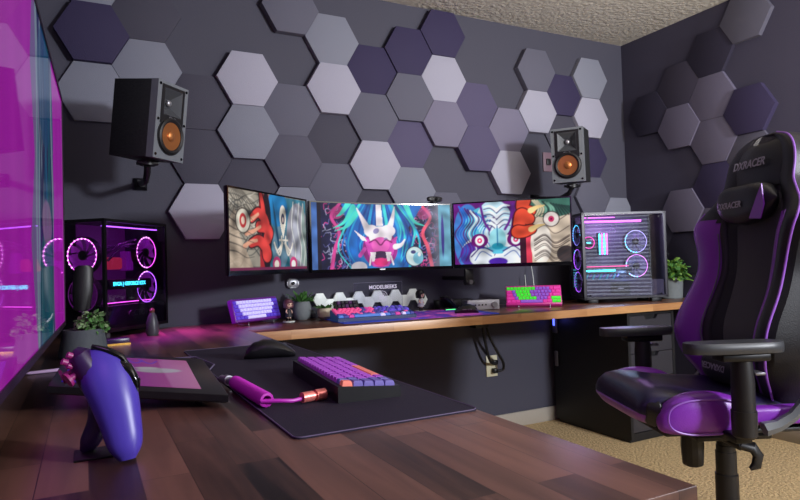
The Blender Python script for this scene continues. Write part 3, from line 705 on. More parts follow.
fan(t, None, Tside(.300, .188), .070, (M['led_v'], M['led_w'], (.25, .45)), M['fanblade'])
Tfront = lambda y_, z_: basis((0,-1,0), (0,0,1), (-1,0,0), (.032, y_, z_))
fan(t, None, Tfront(.108, .322), .070, (M['led_p'], M['led_w'], (0, 1)), M['fanblade'])
fan(t, None, Tfront(.108, .170), .070, (mat('dull_ring', rgb(60, 20, 80), .4, emit=(.5, .05, .6), es=.4), M['pcin'], (.1, .2)), M['pcin'])
bm = BM(); box(bm, (.0, .012, z0+.012), (.003, Wc-.012, Hc-.012)); obj('front_glass', bm, M['glassd'], t)
bm = BM(); box(bm, (.012, 0, z0+.012), (Ls-.012, .003, Hc-.012)); obj('side_glass', bm, M['glassd'], t)
cpu_l = t
def pl(name, T, size, col, power, shape='RECTANGLE', parent=None):
    l = bpy.data.lights.new(name, 'AREA'); l.shape = 'RECTANGLE'; l.size, l.size_y = size; l.color = col; l.energy = power
    o = bpy.data.objects.new(name, l); C.objects.link(o); o.matrix_world = T; return o
def point(name, loc, col, power, r=.03):
    l = bpy.data.lights.new(name, 'POINT'); l.color = col; l.energy = power; l.shadow_soft_size = r
    o = bpy.data.objects.new(name, l); C.objects.link(o); o.location = loc; return o
Mt = Matrix.Translation(t.location) @ rz(t.rotation_euler.z)
l_ = pl('computer_light', Matrix.Identity(4), (.30, .02), (.9, .08, 1), 4); l_.data.spread = 1.3; l_.location = Mt @ Vector((.19, .010, .420)); l_.rotation_euler = ((Mt @ Vector((.17, -.19, 0)))-l_.location).to_track_quat('-Z', 'Y').to_euler()

# ------------------------------------------------------------------ right computer
Q1 = Vector((2.483, 2.575, 0)); Q2 = Vector((2.935, 2.385, 0)); e = (Q2-Q1).normalized(); Ls = (Q2-Q1).length
t = thing('computer', 'right computer tower with a large glass side and cyan pink fan rings', 'computer', (Q1.x, Q1.y, DZ), math.atan2(e.y, e.x))
Wc = .225; Hc = .512; z0 = .024
bm = BM()
for x_ in (.0, Ls-.016):
    for y_ in (0, Wc-.016): box(bm, (x_, y_, z0), (x_+.016, y_+.016, Hc))
box(bm, (0, 0, z0), (Ls, Wc, z0+.014)); box(bm, (0, 0, Hc-.014), (Ls, Wc, Hc)); box(bm, (0, Wc-.004, z0), (Ls, Wc, Hc)); box(bm, (Ls-.006, 0, z0), (Ls, Wc, Hc))
obj('case', bm, mat('case_dark_grey', rgb(44, 42, 48), .35, metal=.4), t)
for x_ in (.03, Ls-.09):
    for y_ in (.02, Wc-.05):
        bm = BM(); box(bm, (x_, y_, 0), (x_+.06, y_+.03, z0), bev=.003); obj('foot', bm, M['blackm'], t)
bm = BM(); box(bm, (.016, .010, z0+.014), (Ls-.02, Wc-.012, .125)); sh = obj('power_supply_shroud', bm, mat('shroud_grey', rgb(66, 58, 84), .5), t)
bm = BM(); box(bm, (.16, .008, .045), (.27, .0098, .118)); box(bm, (.20, .0065, .078), (.232, .0079, .083), mi=1); obj('logo_plate', bm, [M['black'], M['silver']], sh)
bm = BM(); box(bm, (.03, Wc-.05, .125), (Ls-.02, Wc-.045, Hc-.016)); obj('motherboard', bm, mat('board_dark', rgb(60, 60, 84), .5, emit=(.16, .17, .26), es=.3), t)
bm = BM(); box(bm, (.035, .04, .165), (.30, .16, .200), bev=.003); g = obj('graphics_card', bm, M['black'], t)
bm = BM(); box(bm, (.035, .038, .204), (.28, .0395, .2085)); obj('light_strip', bm, M['led_r'], g)
bm = BM(); box(bm, (.02, .035, .178), (.20, .0395, .187)); obj('light_strip', bm, M['led_c'], g)
bm = BM()
for k in range(10): cyl(bm, (.03+.02*k, .045, .135+.01*(k % 2)), (.045+.02*k, .05, .162), .004, mi=k % 2)
obj('braided_cable', bm, [mat('cable_teal', rgb(30, 90, 110), .5, emit=(.02, .5, .7), es=.5), mat('cable_violet', rgb(70, 50, 130), .5, emit=(.2, .1, .7), es=.3)], t)
bm = BM(); box(bm, (.015, .03, Hc-.055), (.36, .05, Hc-.045)); box(bm, (.015, .02, Hc-.030), (.20, .03, Hc-.026)); obj('light_bar', bm, glow('led_magenta', (.9, .1, 1), 5), t)
bm = BM(); lathe(bm, [(.036, 0), (.036, .03), (.03, .034)], T=basis((1,0,0), (0,0,1), (0,-1,0), (.07, .12, .345)), n=32); cb = obj('cooler_block', bm, M['black'], t)
bm = BM(); tube(bm, [(.07+.033*math.cos(a), .085, .345+.033*math.sin(a)) for a in [2*PI*i/32 for i in range(32)]], .0022, n=6, closed=True); obj('cooler_ring', bm, glow('led_rose_ring', (1, .05, .5), 2.5), cb)
bm = BM(); box(bm, (.058, .084, .342), (.082, .086, .348)); obj('cooler_logo', bm, M['led_c'], cb)
for k in range(4):
    bm = BM(); xx = .128+.014*k; box(bm, (xx, .08, .27), (xx+.008, .115, .40)); ms = obj('memory_stick', bm, M['blackm'], t)
    bm = BM(); box(bm, (xx, .077, .275), (xx+.008, .0798, .395), mi=0); obj('memory_light', bm, (M['led_p'] if k % 2 else M['led_c']), ms)
Tside = lambda x_, z_: basis((1,0,0), (0,0,1), (0,-1,0), (x_, .075, z_))
fan(t, None, Tside(.335, .345), .068, (glow('ring_mix_a', (.5, .45, 1), 3), M['led_c'], (.38, .75)), M['fanblade2'])
fan(t, None, Tside(.335, .205), .068, (glow('ring_mix_b', (.9, .3, 1), 3), M['led_c'], (.45, .75)), M['fanblade2'])
Tfront = lambda y_, z_: basis((0,-1,0), (0,0,1), (-1,0,0), (.032, y_, z_))
for z_, r_ in ((.39, (glow('ring_blue', (.3, .3, 1), 4), M['led_c'], (0, .6))), (.25, (M['led_v'], M['led_c'], (.3, .4))), (.12, (M['led_v'], M['led_c'], (.3, .35)))):
    fan(t, None, Tfront(.11, z_), .062, r_, M['fanblade2'])
bm = BM()
for k in range(7): box(bm, (-.0035, .10, .09+.016*k), (-.0032, .15, .098+.016*k))
obj('front_vent_light', bm, mat('vent_teal', rgb(30, 60, 80), .4, emit=(.05, .35, .5), es=.5), t)
bm = BM(); box(bm, (-.003, .016, z0+.014), (0, Wc-.016, Hc-.014)); obj('front_glass', bm, M['glassd'], t)
bm = BM(); box(bm, (.016, -.004, z0+.012), (Ls-.016, 0, Hc-.012)); obj('side_glass', bm, M['glass'], t)
for x_, z_ in ((.03, .045), (.03, Hc-.03), (Ls-.045, .045), (Ls-.045, Hc-.03)):
    bm = BM(); cyl(bm, (x_, -.004, z_), (x_, -.009, z_), .005, n=12); obj('thumb_screw', bm, M['gloss'], t)
Mt = Matrix.Translation(t.location) @ rz(t.rotation_euler.z)
point('computer_light', Mt @ Vector((.20, .03, .42)), (.75, .35, 1), 2.5)
point('computer_light', Mt @ Vector((.25, .03, .16)), (.3, .55, 1), 1.2)

# ------------------------------------------------------------------ plants
def leafy(bm, c, n, L, wide, up, seed, droop=.5, mi=0):
    r = random.Random(seed)
    for i in range(n):
        a = 2*PI*i/n*1.618*2; l = L*r.uniform(.7, 1.1); el = up*r.uniform(.5, 1.3); d = Vector((math.cos(a), math.sin(a), 0)); sd = Vector((-d.y, d.x, 0))
        c0 = Vector(c)+d*r.uniform(0, .012)
        def pt(u, v):
            s = v*l; w = wide*math.sin(min(1, v*1.0+.08)*PI*.93)*(u-.5)*2
            return c0+d*(s*math.cos(el))+Vector((0, 0, s*math.sin(el)-droop*s*s/l))+sd*w+Vector((0, 0, -abs(u-.5)*wide*.5))
        grid(bm, pt, 2, 5, mi)
def bush(bm, c, R, n, size, seed, mi=0):
    r = random.Random(seed)
    for i in range(n):
        a = r.uniform(0, 2*PI); el = r.uniform(-.1, 1.45); rr = R*r.uniform(.35, 1); p = Vector(c)+Vector((math.cos(a)*math.cos(el), math.sin(a)*math.cos(el), math.sin(el)*1.1))*rr
        T = Matrix.Translation(p) @ Euler((r.uniform(-.9, .9), r.uniform(-.9, .9), a)).to_matrix().to_4x4(); s = size*r.uniform(.6, 1.2)
        grid(bm, lambda u, v: (s*(v-.2), s*.42*math.sin((v*.9+.08)*PI)*(u-.5)*2, -s*.12*(2*u-1)**2-s*.2*v*v), 2, 4, mi if r.random() < .6 else mi+1, T=T)
# large pot beneath the wall screen
t = thing('potted_plant', 'dark grey tapered pot of small green leaves beside the wall screen', 'plant', (-.008, 2.085, DZ))
bm = BM(); lathe(bm, [(.066, 0), (.069, .006), (.056, .084), (.049, .084), (.047, .068)], n=36); obj('pot', bm, M['concd'], t)
bm = BM(); lathe(bm, [(.048, .065), (.0479, .073)], n=24); obj('soil', bm, M['soil'], t)
bm = BM(); bush(bm, (.022, 0, .078), .052, 260, .018, 4); obj('foliage', bm, [M['leaf'], mat('pale_leaf', rgb(120, 150, 100), .5)], t, fix=False)
# agave pot on the back desk
t = thing('potted_plant', 'grey rounded pot with spiky agave leaves, between the keyboard stand and the hexagon tiles', 'plant', (.922, 2.835, DZ))
bm = BM(); lathe(bm, [(.030, 0), (.040, .01), (.046, .035), (.045, .06), (.038, .088), (.033, .088), (.032, .076)], n=32); obj('pot', bm, M['concrete'], t)
bm = BM(); lathe(bm, [(.033, .07), (.0329, .08)], n=24); obj('soil', bm, M['soil'], t)
bm = BM(); leafy(bm, (0, 0, .078), 24, .095, .0125, .95, 5, .30); obj('foliage', bm, M['leaf'], t, fix=False)
t = thing('potted_plant', 'small cream round pot with a little green succulent on the back desk', 'plant', (1.010, 2.755, DZ+.0035))
bm = BM(); lathe(bm, [(.022, 0), (.033, .010), (.037, .030), (.034, .052), (.029, .052), (.029, .044)], n=28); obj('pot', bm, M['cream'], t)
bm = BM(); lathe(bm, [(.030, .042), (.0299, .047)], n=20); obj('soil', bm, M['soil'], t)
bm = BM(); leafy(bm, (0, 0, .046), 14, .055, .011, .8, 6, .3); obj('foliage', bm, M['leaf'], t, fix=False)
t = thing('decorative_stone', 'small round dark grey stone between the two little pots', 'ornament', (.982, 2.86, DZ))
bm = BM(); ell(bm, (0, 0, .019), (.021, .019, .0195)); obj('stone_body', bm, M['concd'], t)
bm = BM(); lathe(bm, [(.010, 0), (.010, .003)], c=(0, 0, .0365), n=16); obj('cap', bm, M['black'], t)
# bushy plant right of right computer
t = thing('potted_plant', 'grey cylindrical pot with bushy bright green leaves right of the right computer', 'plant', (3.135, 2.53, DZ))
bm = BM(); lathe(bm, [(.060, 0), (.064, .005), (.070, .125), (.064, .125), (.062, .11)], n=36); obj('pot', bm, M['concrete'], t)
bm = BM(); lathe(bm, [(.0615, .10), (.0614, .115)], n=24); obj('soil', bm, M['soil'], t)
bm = BM(); bush(bm, (0, 0, .125), .105, 230, .040, 9)
for i in range(8): a = i*.8; tube(bm, [(0, 0, .12), (.03*math.cos(a), .03*math.sin(a), .17), (.07*math.cos(a), .07*math.sin(a), .23)], .0015, n=5)
obj('foliage', bm, [M['leaf2'], M['leaf']], t, fix=False)

# ------------------------------------------------------------------ keyboards
ROWS60 = [[1]*13+[2], [1.5]+[1]*12+[1.5], [1.75]+[1]*11+[2.25], [2.25]+[1]*10+[2.75], [1.25, 1.25, 1.25, 6.25, 1.25, 1.25, 1.25, 1.25]]
KC = {}
def keycap_mesh(w, pitch, hgt):
    k = (w, pitch)
    if k in KC: return KC[k].copy()
    a = w*pitch/2-.0007; b = pitch/2-.0007; bm = BM()
    R = [[(-a, -b, 0), (a, -b, 0), (a, b, 0), (-a, b, 0)], [(-a+.0012, -b+.0012, hgt*.7), (a-.0012, -b+.0012, hgt*.7), (a-.0012, b-.0008, hgt*.7), (-a+.0012, b-.0008, hgt*.7)],
         [(-a+.0026, -b+.0026, hgt), (a-.0026, -b+.0026, hgt), (a-.0026, b-.0018, hgt), (-a+.0026, b-.0018, hgt)]]
    loft(bm, R); bmesh.ops.recalc_face_normals(bm, faces=bm.faces)
    me = bpy.data.meshes.new('keycap'); bm.to_mesh(me); bm.free(); me.materials.append(None); KC[k] = me
    return me.copy()
KM = {}
def keys(parent, rows, colfn, pitch=.019, hgt=.0085, z=.0, y_top=0, x0=0, T=None, ygap=()):
    """x runs left to right, rows go toward -y; material from colfn(row, index, x)"""
    T = T or Matrix.Identity(4); y = y_top
    for r, row in enumerate(rows):
        x_ = x0
        for i, w in enumerate(row):
            if w < 0: x_ += -w*pitch; continue
            m = colfn(r, i, x_+w*pitch/2); key = (w, pitch, m.name)
            if key not in KM:
                me = keycap_mesh(w, pitch, hgt); me.materials[0] = m; KM[key] = me
            o = bpy.data.objects.new('keycap', KM[key]); C.objects.link(o); o.parent = parent
            o.matrix_local = T @ tr(x_+w*pitch/2, y-pitch/2, z); x_ += w*pitch
        y -= pitch+(ygap[r] if r < len(ygap) else 0)
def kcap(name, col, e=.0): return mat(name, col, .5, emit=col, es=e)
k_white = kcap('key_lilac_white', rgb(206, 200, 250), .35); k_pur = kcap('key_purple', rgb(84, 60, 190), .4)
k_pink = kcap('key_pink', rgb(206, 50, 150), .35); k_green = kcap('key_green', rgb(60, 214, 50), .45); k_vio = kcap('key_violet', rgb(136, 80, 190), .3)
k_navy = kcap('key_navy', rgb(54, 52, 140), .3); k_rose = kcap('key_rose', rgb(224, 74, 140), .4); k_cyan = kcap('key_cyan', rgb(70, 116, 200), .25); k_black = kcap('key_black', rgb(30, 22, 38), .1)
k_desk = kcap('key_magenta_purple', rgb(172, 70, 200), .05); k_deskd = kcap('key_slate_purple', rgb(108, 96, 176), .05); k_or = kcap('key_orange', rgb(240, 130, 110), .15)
def display_keyboard(label, pl_, pr_, colfn, casem, tilt, zl, foot=.018):
    """60 percent keyboard on a wire stand: pl_/pr_ floor points of its left and right ends"""
    a = Vector((*pl_, 0)); b = Vector((*pr_, 0)); d = (b-a).normalized(); cen = (a+b)/2
    t = thing('keyboard', label, 'keyboard', (cen.x, cen.y, zl), math.atan2(d.y, d.x))
    T = tr(0, 0, foot) @ rx(tilt)
    W = (b-a).length; pitch = W/15.4
    dep = pitch*5+.018
    bm = BM(); box(bm, (-W/2, -.0, -.030), (W/2, dep, 0), T=T, bev=.003); obj('case', bm, casem, t)
    keys(t, ROWS60, colfn, pitch=pitch, z=-.002, y_top=dep-.009, x0=-7.5*pitch, T=T)
    for x_ in (-W*.28, W*.28):
        bm = BM(); tube(bm, [(x_, -.012, .012), (x_, -.012, .0025), (x_, .055, .0025), (x_, .055, .06)], .0022, n=6); obj('stand_foot', bm, M['silver'], t)
    return t
def cf1(r, i, x_):
    n = len(ROWS60[r])
    if r == 4: return k_white if i == 3 else k_pur
    if i == 0 or i == n-1 or (r > 1 and i > n-2): return k_pur
    return k_white
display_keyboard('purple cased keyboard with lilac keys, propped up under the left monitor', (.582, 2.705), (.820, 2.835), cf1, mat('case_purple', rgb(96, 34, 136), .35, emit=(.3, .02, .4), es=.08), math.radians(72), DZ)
def cf2(r, i, x_):
    if r < 4 and 1 <= i-r*.3 <= 5.2: return k_green
    if r == 0 and i < 8: return k_green
    if r >= 3 and x_ > .10 and x_ < .13: return k_green
    if r == 4 and x_ > .09: return k_green
    n = len(ROWS60[r])
    return k_pink if i == 0 or i >= n-2 or r == 4 and i != 3 else k_vio
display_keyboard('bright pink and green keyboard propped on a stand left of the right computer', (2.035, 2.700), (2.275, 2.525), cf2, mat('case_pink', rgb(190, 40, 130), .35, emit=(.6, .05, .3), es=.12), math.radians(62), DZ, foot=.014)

# centre keyboard, macropad, blue desk mat
def mat_blue():
    m = bpy.data.materials.new('printed_desk_mat'); m.use_nodes = True; nt = m.node_tree; p = nt.nodes['Principled BSDF']; N = nt.nodes.new; L_ = nt.links.new
    tc = N('ShaderNodeTexCoord'); n = N('ShaderNodeTexNoise'); n.inputs['Scale'].default_value = 9; n.inputs['Detail'].default_value = 5; n.inputs['Distortion'].default_value = 1.4
    mp = N('ShaderNodeMapping'); L_(tc.outputs['Object'], mp.inputs['Vector']); L_(mp.outputs['Vector'], n.inputs['Vector'])
    sp = N('ShaderNodeSeparateXYZ'); L_(tc.outputs['Object'], sp.inputs[0])
    r1 = N('ShaderNodeValToRGB'); L_(n.outputs['Fac'], r1.inputs['Fac']); e = r1.color_ramp.elements
    e[0].position = .38; e[0].color = (*rgb(70, 60, 190), 1); e[1].position = .62; e[1].color = (*rgb(230, 110, 200), 1); x_ = e.new(.5); x_.color = (*rgb(150, 60, 190), 1)
    # plain blue at both ends, swirls in the middle
    mr = N('ShaderNodeMath'); mr.operation = 'ABSOLUTE'; s2 = N('ShaderNodeMath'); s2.operation = 'SUBTRACT'; s2.inputs[1].default_value = .12
    L_(sp.outputs['X'], s2.inputs[0]); L_(s2.outputs[0], mr.inputs[0])
    mr2 = N('ShaderNodeMapRange'); mr2.inputs['From Min'].default_value = .16; mr2.inputs['From Max'].default_value = .24; L_(mr.outputs[0], mr2.inputs['Value'])
    mx = N('ShaderNodeMix'); mx.data_type = 'RGBA'; L_(mr2.outputs[0], mx.inputs['Factor']); L_(r1.outputs['Color'], mx.inputs['A']); mx.inputs['B'].default_value = (*rgb(38, 64, 176), 1)
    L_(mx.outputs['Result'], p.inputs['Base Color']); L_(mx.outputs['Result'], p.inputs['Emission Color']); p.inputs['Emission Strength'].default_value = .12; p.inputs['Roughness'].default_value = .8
    return m
def rrect(w, d, r, n=5):
    P = []
    for cx_, cy_, a0 in ((w/2-r, d/2-r, 0), (-w/2+r, d/2-r, PI/2), (-w/2+r, -d/2+r, PI), (w/2-r, -d/2+r, 3*PI/2)):
        for k in range(n+1): a = a0+PI/2*k/n; P.append((cx_+r*math.cos(a), cy_+r*math.sin(a)))
    return P
bm = BM(); prism(bm, rrect(.79, .40, .012), 0, .003)
o = obj('desk_mat', bm, mat_blue()); o.location = (1.400, 2.640, DZ); o.rotation_euler = (0, 0, -.085)
tag(o, 'blue and pink swirled desk mat under the centre keyboard', 'desk mat')
t = thing('keyboard', 'centre keyboard with pink, navy and cyan keys on the blue mat', 'keyboard', (1.188, 2.590, DZ+.003), -.085)
bm = BM(); R_ = [[(-.19, -.065, 0), (.19, -.065, 0), (.19, .065, 0), (-.19, .065, 0)], [(-.19, -.065, .014), (.19, -.065, .014), (.19, .065, .046), (-.19, .065, .046)]]
loft(bm, R_); obj('case', bm, mat('case_navy', rgb(26, 26, 66), .4, emit=(.03, .15, .5), es=.12), t)
ROWS75 = [[1, -.5]+[1]*4+[-.3]+[1]*4+[-.3]+[1]*4+[-.4, 1, 1, 1]] + [r+[-.4, 1, 1, 1] for r in ROWS60[:2]] + [ROWS60[2]] + [ROWS60[3]+[-1.4, 1]] + [ROWS60[4]+[-.4, 1, 1, 1]]
def cf3(r, i, x_):
    if r >= 5: return (k_cyan, k_navy, k_pink, k_cyan, k_white)[i % 5]
    if r == 4: return (k_navy, k_rose, k_navy)[i % 3]
    if x_ < -.06: return k_rose
    if x_ > .02: return (k_navy, k_pur)[(i+r) % 2]
    return (k_pink, k_rose, k_navy)[(i+r) % 3]
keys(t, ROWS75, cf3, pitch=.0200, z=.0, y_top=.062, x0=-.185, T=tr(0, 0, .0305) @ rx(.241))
t = thing('macropad', 'small black macropad tilted up behind the left end of the centre keyboard', 'keypad', (1.112, 2.705, DZ+.003), -.05)
T = tr(0, 0, .012) @ rx(math.radians(60))
bm = BM(); box(bm, (-.062, 0, -.02), (.062, .082, 0), T=T, bev=.003); obj('case', bm, M['black'], t)
k_dot = kcap('key_black_lit', rgb(60, 24, 70), .5)
keys(t, [[1]*5]*4, lambda r, i, x_: k_black if (i+r) % 3 else k_dot, pitch=.0195, z=-.001, y_top=.079, x0=-.0488, T=T)
bm = BM(); box(bm, (-.05, .0, 0), (.05, .06, .006)); obj('stand', bm, M['black'], t)

# ------------------------------------------------------------------ white hexagon tiles standing along the wall
s_ = .0355
def tile(cx_, cz_, lab):
    bm = BM(); prism(bm, [(s_*.997*math.cos(PI/3*i), s_*.997*math.sin(PI/3*i)) for i in range(6)], 0, .010, bev=.0006)
    o = obj('hexagon_light', bm, M['tile']); o.matrix_world = basis((1,0,0), (0,0,1), (0,-1,0), (cx_, 2.925, cz_)); tag(o, lab, 'light panel', 'white hexagon tiles behind the centre keyboard')
hh3 = s_*math.sqrt(3)
for k in range(6): tile(1.045+k*3*s_, DZ+.026+hh3, 'white hexagonal light tile of the upper zigzag row behind the centre keyboard')
for k in range(7): tile(1.045+(k-.5)*3*s_+.0, DZ+.026+hh3/2, 'white hexagonal light tile of the lower row behind the centre keyboard') if k not in (0,) else None
# clear acrylic sign
t = thing('acrylic_sign', 'clear acrylic plaque with white lettering and a round emblem behind the centre keyboard', 'sign', (1.315, 2.80, DZ))
bm = BM(); box(bm, (-.135, -.002, .004), (.135, .002, .165)); obj('plate', bm, M['acryl'], t)
bm = BM(); tube(bm, [(-.135, 0, .004), (.135, 0, .004), (.135, 0, .165), (-.135, 0, .165)], .0011, n=5, closed=True); obj('plate_edge', bm, mat('acrylic_edge', rgb(120, 118, 140), .3), t)
bm = BM(); box(bm, (-.08, -.02, 0), (.08, .02, .010), bev=.002); obj('base', bm, M['black'], t)
mw = mat('etched_white', rgb(200, 196, 214), .6, emit=rgb(200, 196, 214), es=.25)
text('MODELBEEKS', .026, mw, t, basis((1,0,0), (0,0,1), (0,-1,0), (.025, -.0035, .140)), bold=.0004)
bm = BM()
tube(bm, [(.02+.028*math.cos(a), -.003, .092+.028*math.sin(a)) for a in [2*PI*i/32 for i in range(32)]], .0012, n=5, closed=True)
tube(bm, [(.02+.018*math.cos(a), -.003, .092+.018*math.sin(a)) for a in [2*PI*i/32 for i in range(32)]], .001, n=5, closed=True)
for k in range(3): box(bm, (.008+.009*k, -.0034, .08), (.012+.009*k, -.0026, .102))
obj('emblem', bm, mw, t)

# ------------------------------------------------------------------ figurines
def figurine(label, loc, sc, hair, body, legs, rot=0):
    t = thing('figurine', label, 'figurine', loc, rot); q = sc
    sk = mat('figure_skin', rgb(226, 184, 164), .5)
    bm = BM(); lathe(bm, [(.028*q, 0), (.028*q, .004*q)], n=24); obj('base', bm, M['white'], t)
    bm = BM()
    rings = []
    for z, a, b in ((.030, .010, .008), (.036, .013, .010), (.046, .010, .008), (.056, .011, .009), (.062, .006, .006), (.066, .004, .004), (.068, .010, .010), (.074, .017, .016), (.084, .0195, .018), (.095, .016, .016), (.102, .006, .006)):
        rings.append([(a*q*math.cos(2*PI*i/16), b*q*math.sin(2*PI*i/16), z*q) for i in range(16)])
    loft(bm, rings)
    for sx in (-1, 1):
        tube(bm, [(sx*.005*q, 0, .034*q), (sx*.007*q, -.001*q, .018*q), (sx*.008*q, 0, .006*q), (sx*.008*q, -.005*q, .005*q)], [.0055*q, .0045*q, .004*q, .004*q], n=10)
        tube(bm, [(sx*.009*q, 0, .057*q), (sx*.016*q, -.002*q, .047*q), (sx*.013*q, -.009*q, .042*q)], [.004*q, .0032*q, .003*q], n=8)
    bd = obj('body', bm, sk, t)
    bm = BM(); lathe(bm, [(.017*q, .024*q), (.0145*q, .036*q), (.0115*q, .046*q), (.0122*q, .056*q), (.0065*q, .0625*q)], n=18, cap=(False, False)); obj('dress', bm, body, bd)
    bm = BM()
    for sx in (-1, 1): lathe(bm, [(.0062*q, .004*q), (.0055*q, .02*q)], c=(sx*.008*q, 0, 0), n=12)
    obj('boots', bm, legs, bd)
    bm = BM(); lathe(bm, [(.021*q, .066*q), (.0225*q, .078*q), (.0225*q, .090*q), (.017*q, .102*q), (.005*q, .107*q)], c=(0, .003*q, 0), n=18, cap=(False, True))
    for v in bm.verts:
        if v.co.y < -.012*q and v.co.z < .088*q: v.co.y = -.012*q+(v.co.y+.012*q)*-.3
    for sx in (-1, 1): ell(bm, (sx*.017*q, -.006*q, .076*q), (.005*q, .007*q, .014*q), nu=10, nv=8)
    obj('hair', bm, hair, bd)
    bm = BM()
    for sx in (-1, 1): ell(bm, (sx*.0075*q, -.0165*q, .082*q), (.0028*q, .0015*q, .004*q), nu=8, nv=6)
    obj('eyes', bm, M['gloss'], bd)
figurine('small figurine with pinkish brown hair and dark outfit beside the agave pot', (.836, 2.765, DZ), 1.0, mat('hair_rose', rgb(96, 50, 66), .5, var=.3), mat('dress_dark', rgb(38, 34, 44), .6), M['gloss'], .3)
figurine('small figurine with black hair and white outfit behind the right end of the keyboard', (1.575, 2.83, DZ), 1.08, M['black'], mat('dress_white', rgb(206, 206, 214), .6), M['black'], .5)

# ------------------------------------------------------------------ mice
def mouse(label, loc, rot, sc=1.0, tilt=None):
    t = thing('computer_mouse', label, 'mouse', loc, rot=Euler((0, tilt or 0, rot)))
    prof = [(-.062, .010, .006), (-.056, .022, .022), (-.040, .030, .038), (-.015, .033, .046), (.010, .029, .044), (.035, .030, .033), (.052, .028, .022), (.062, .020, .012)]
    bm = BM(); R = []
    for x_, w, hz in prof:
        R.append([(x_*sc, (w*math.copysign(abs(math.cos(a))**.75, math.cos(a))*(1.0 if math.sin(a) < .3 else .93)-(.004 if .2 < math.sin(a) else 0))*sc, max(0, hz*(math.sin(a)*.55+.45) if math.sin(a) > 0 else hz*.45*(1+math.sin(a)))*sc) for a in [2*PI*i/20 for i in range(20)]])
    loft(bm, R); b = obj('mouse_body', bm, M['gloss'] if sc < 0 else mat('mouse_black', rgb(24, 23, 26), .33), t)
    bm = BM(); cyl(bm, (.034*sc, -.0035*sc, .024*sc), (.034*sc, .0035*sc, .024*sc), .0105*sc, n=18); obj('scroll_wheel', bm, M['grey'], t)
    bm = BM(); tube(bm, [(.058*sc, 0, .022*sc), (.035*sc, 0, .0335*sc), (.005*sc, 0, .0445*sc)], .0011*sc, n=5); obj('button_seam', bm, M['slot'], t)
    bm = BM()
    for k in (0, 1): cbox(bm, ((.012-.026*k)*sc, .0305*sc, .020*sc), (.022*sc, .004*sc, .006*sc), bev=.001)
    obj('side_button', bm, M['grey'], t)
    return t
mouse('black gaming mouse on the dark purple mat near the camera', (.452, 1.685, DZ+.0035), math.radians(-12), 1.12)
mouse('black mouse lying on the right end of the blue mat', (1.665, 2.53, DZ+.0035), math.radians(150), .95)
t = mouse('black mouse standing tilted on a charging dock behind the blue mat', (1.722, 2.80, DZ+.030), math.radians(200), .95, tilt=-.65)
t = thing('charging_dock', 'low black dock with a green glow under the tilted mouse', 'dock', (1.722, 2.80, DZ))
bm = BM(); box(bm, (-.035, -.03, 0), (.035, .03, .012), bev=.004); obj('dock_base', bm, M['black'], t)
bm = BM(); box(bm, (-.03, -.0315, .003), (.03, -.0302, .006)); obj('dock_light', bm, glow('led_green', (.1, 1, .3), 2), t)

# headphone amplifier
t = thing('amplifier', 'small silver headphone amplifier with a round knob left of the pink and green keyboard', 'amplifier', (1.862, 2.70, DZ), math.radians(-14))
bm = BM(); box(bm, (-.083, -.05, .006), (.083, .06, .050), bev=.003); obj('housing', bm, M['silver'], t)
bm = BM(); box(bm, (-.088, -.055, .003), (.088, -.05, .053), bev=.001); fp = obj('front_panel', bm, mat('brushed_silver', rgb(196, 196, 204), .4, metal=.3), t)
for k in range(4): bm = BM(); cyl(bm, (-.045+.019*k, -.0545, .028), (-.045+.019*k, -.0575, .028), .0042, n=12); obj('port', bm, M['black'], fp)
bm = BM(); cyl(bm, (.058, -.054, .028), (.058, -.068, .028), .016, .015, n=24); obj('knob', bm, M['silver'], fp)
bm = BM()
for sx in (-.07, .07):
    for sy in (-.04, .05): cyl(bm, (sx, sy, 0), (sx, sy, .007), .007, n=10)
obj('feet', bm, M['black'], t)
# black box behind the amplifier
t = thing('power_adapter', 'flat black box lying behind the silver amplifier', 'electronics', (1.80, 2.88, DZ))
bm = BM(); box(bm, (-.10, -.035, 0), (.12, .035, .05), bev=.004); obj('adapter_body', bm, M['black'], t)
bm = BM(); tube(bm, [(.12, 0, .02), (.16, .01, .015), (.22, .02, .0065), (.30, .01, .005)], .004); obj('cord', bm, M['black'], t)
# white cable behind the pink keyboard
bm = BM(); tube(bm, [(2.33, 2.90, .90), (2.335, 2.90, .82), (2.345, 2.88, .775), (2.365, 2.86, .80), (2.375, 2.88, .88), (2.38, 2.90, .96)], .0022, n=6)
tag(obj('cable', bm, M['white']), 'thin white looped cable on the wall behind the pink and green keyboard', 'cable')
# white camera-like fitting on wall
t = thing('wall_sensor', 'white rounded wall fitting with a black eye under the left monitor', 'fitting', (.912, WY, .905))
bm = BM(); prism(bm, rrect(.060, .046, .016), 0, .018, T=basis((1,0,0), (0,0,1), (0,-1,0), (0, 0, 0)), bev=.003); obj('housing', bm, M['silver'], t)
bm = BM(); cyl(bm, (.0, -.017, .0), (.0, -.022, .0), .009, n=20); obj('eye', bm, M['gloss'], t)

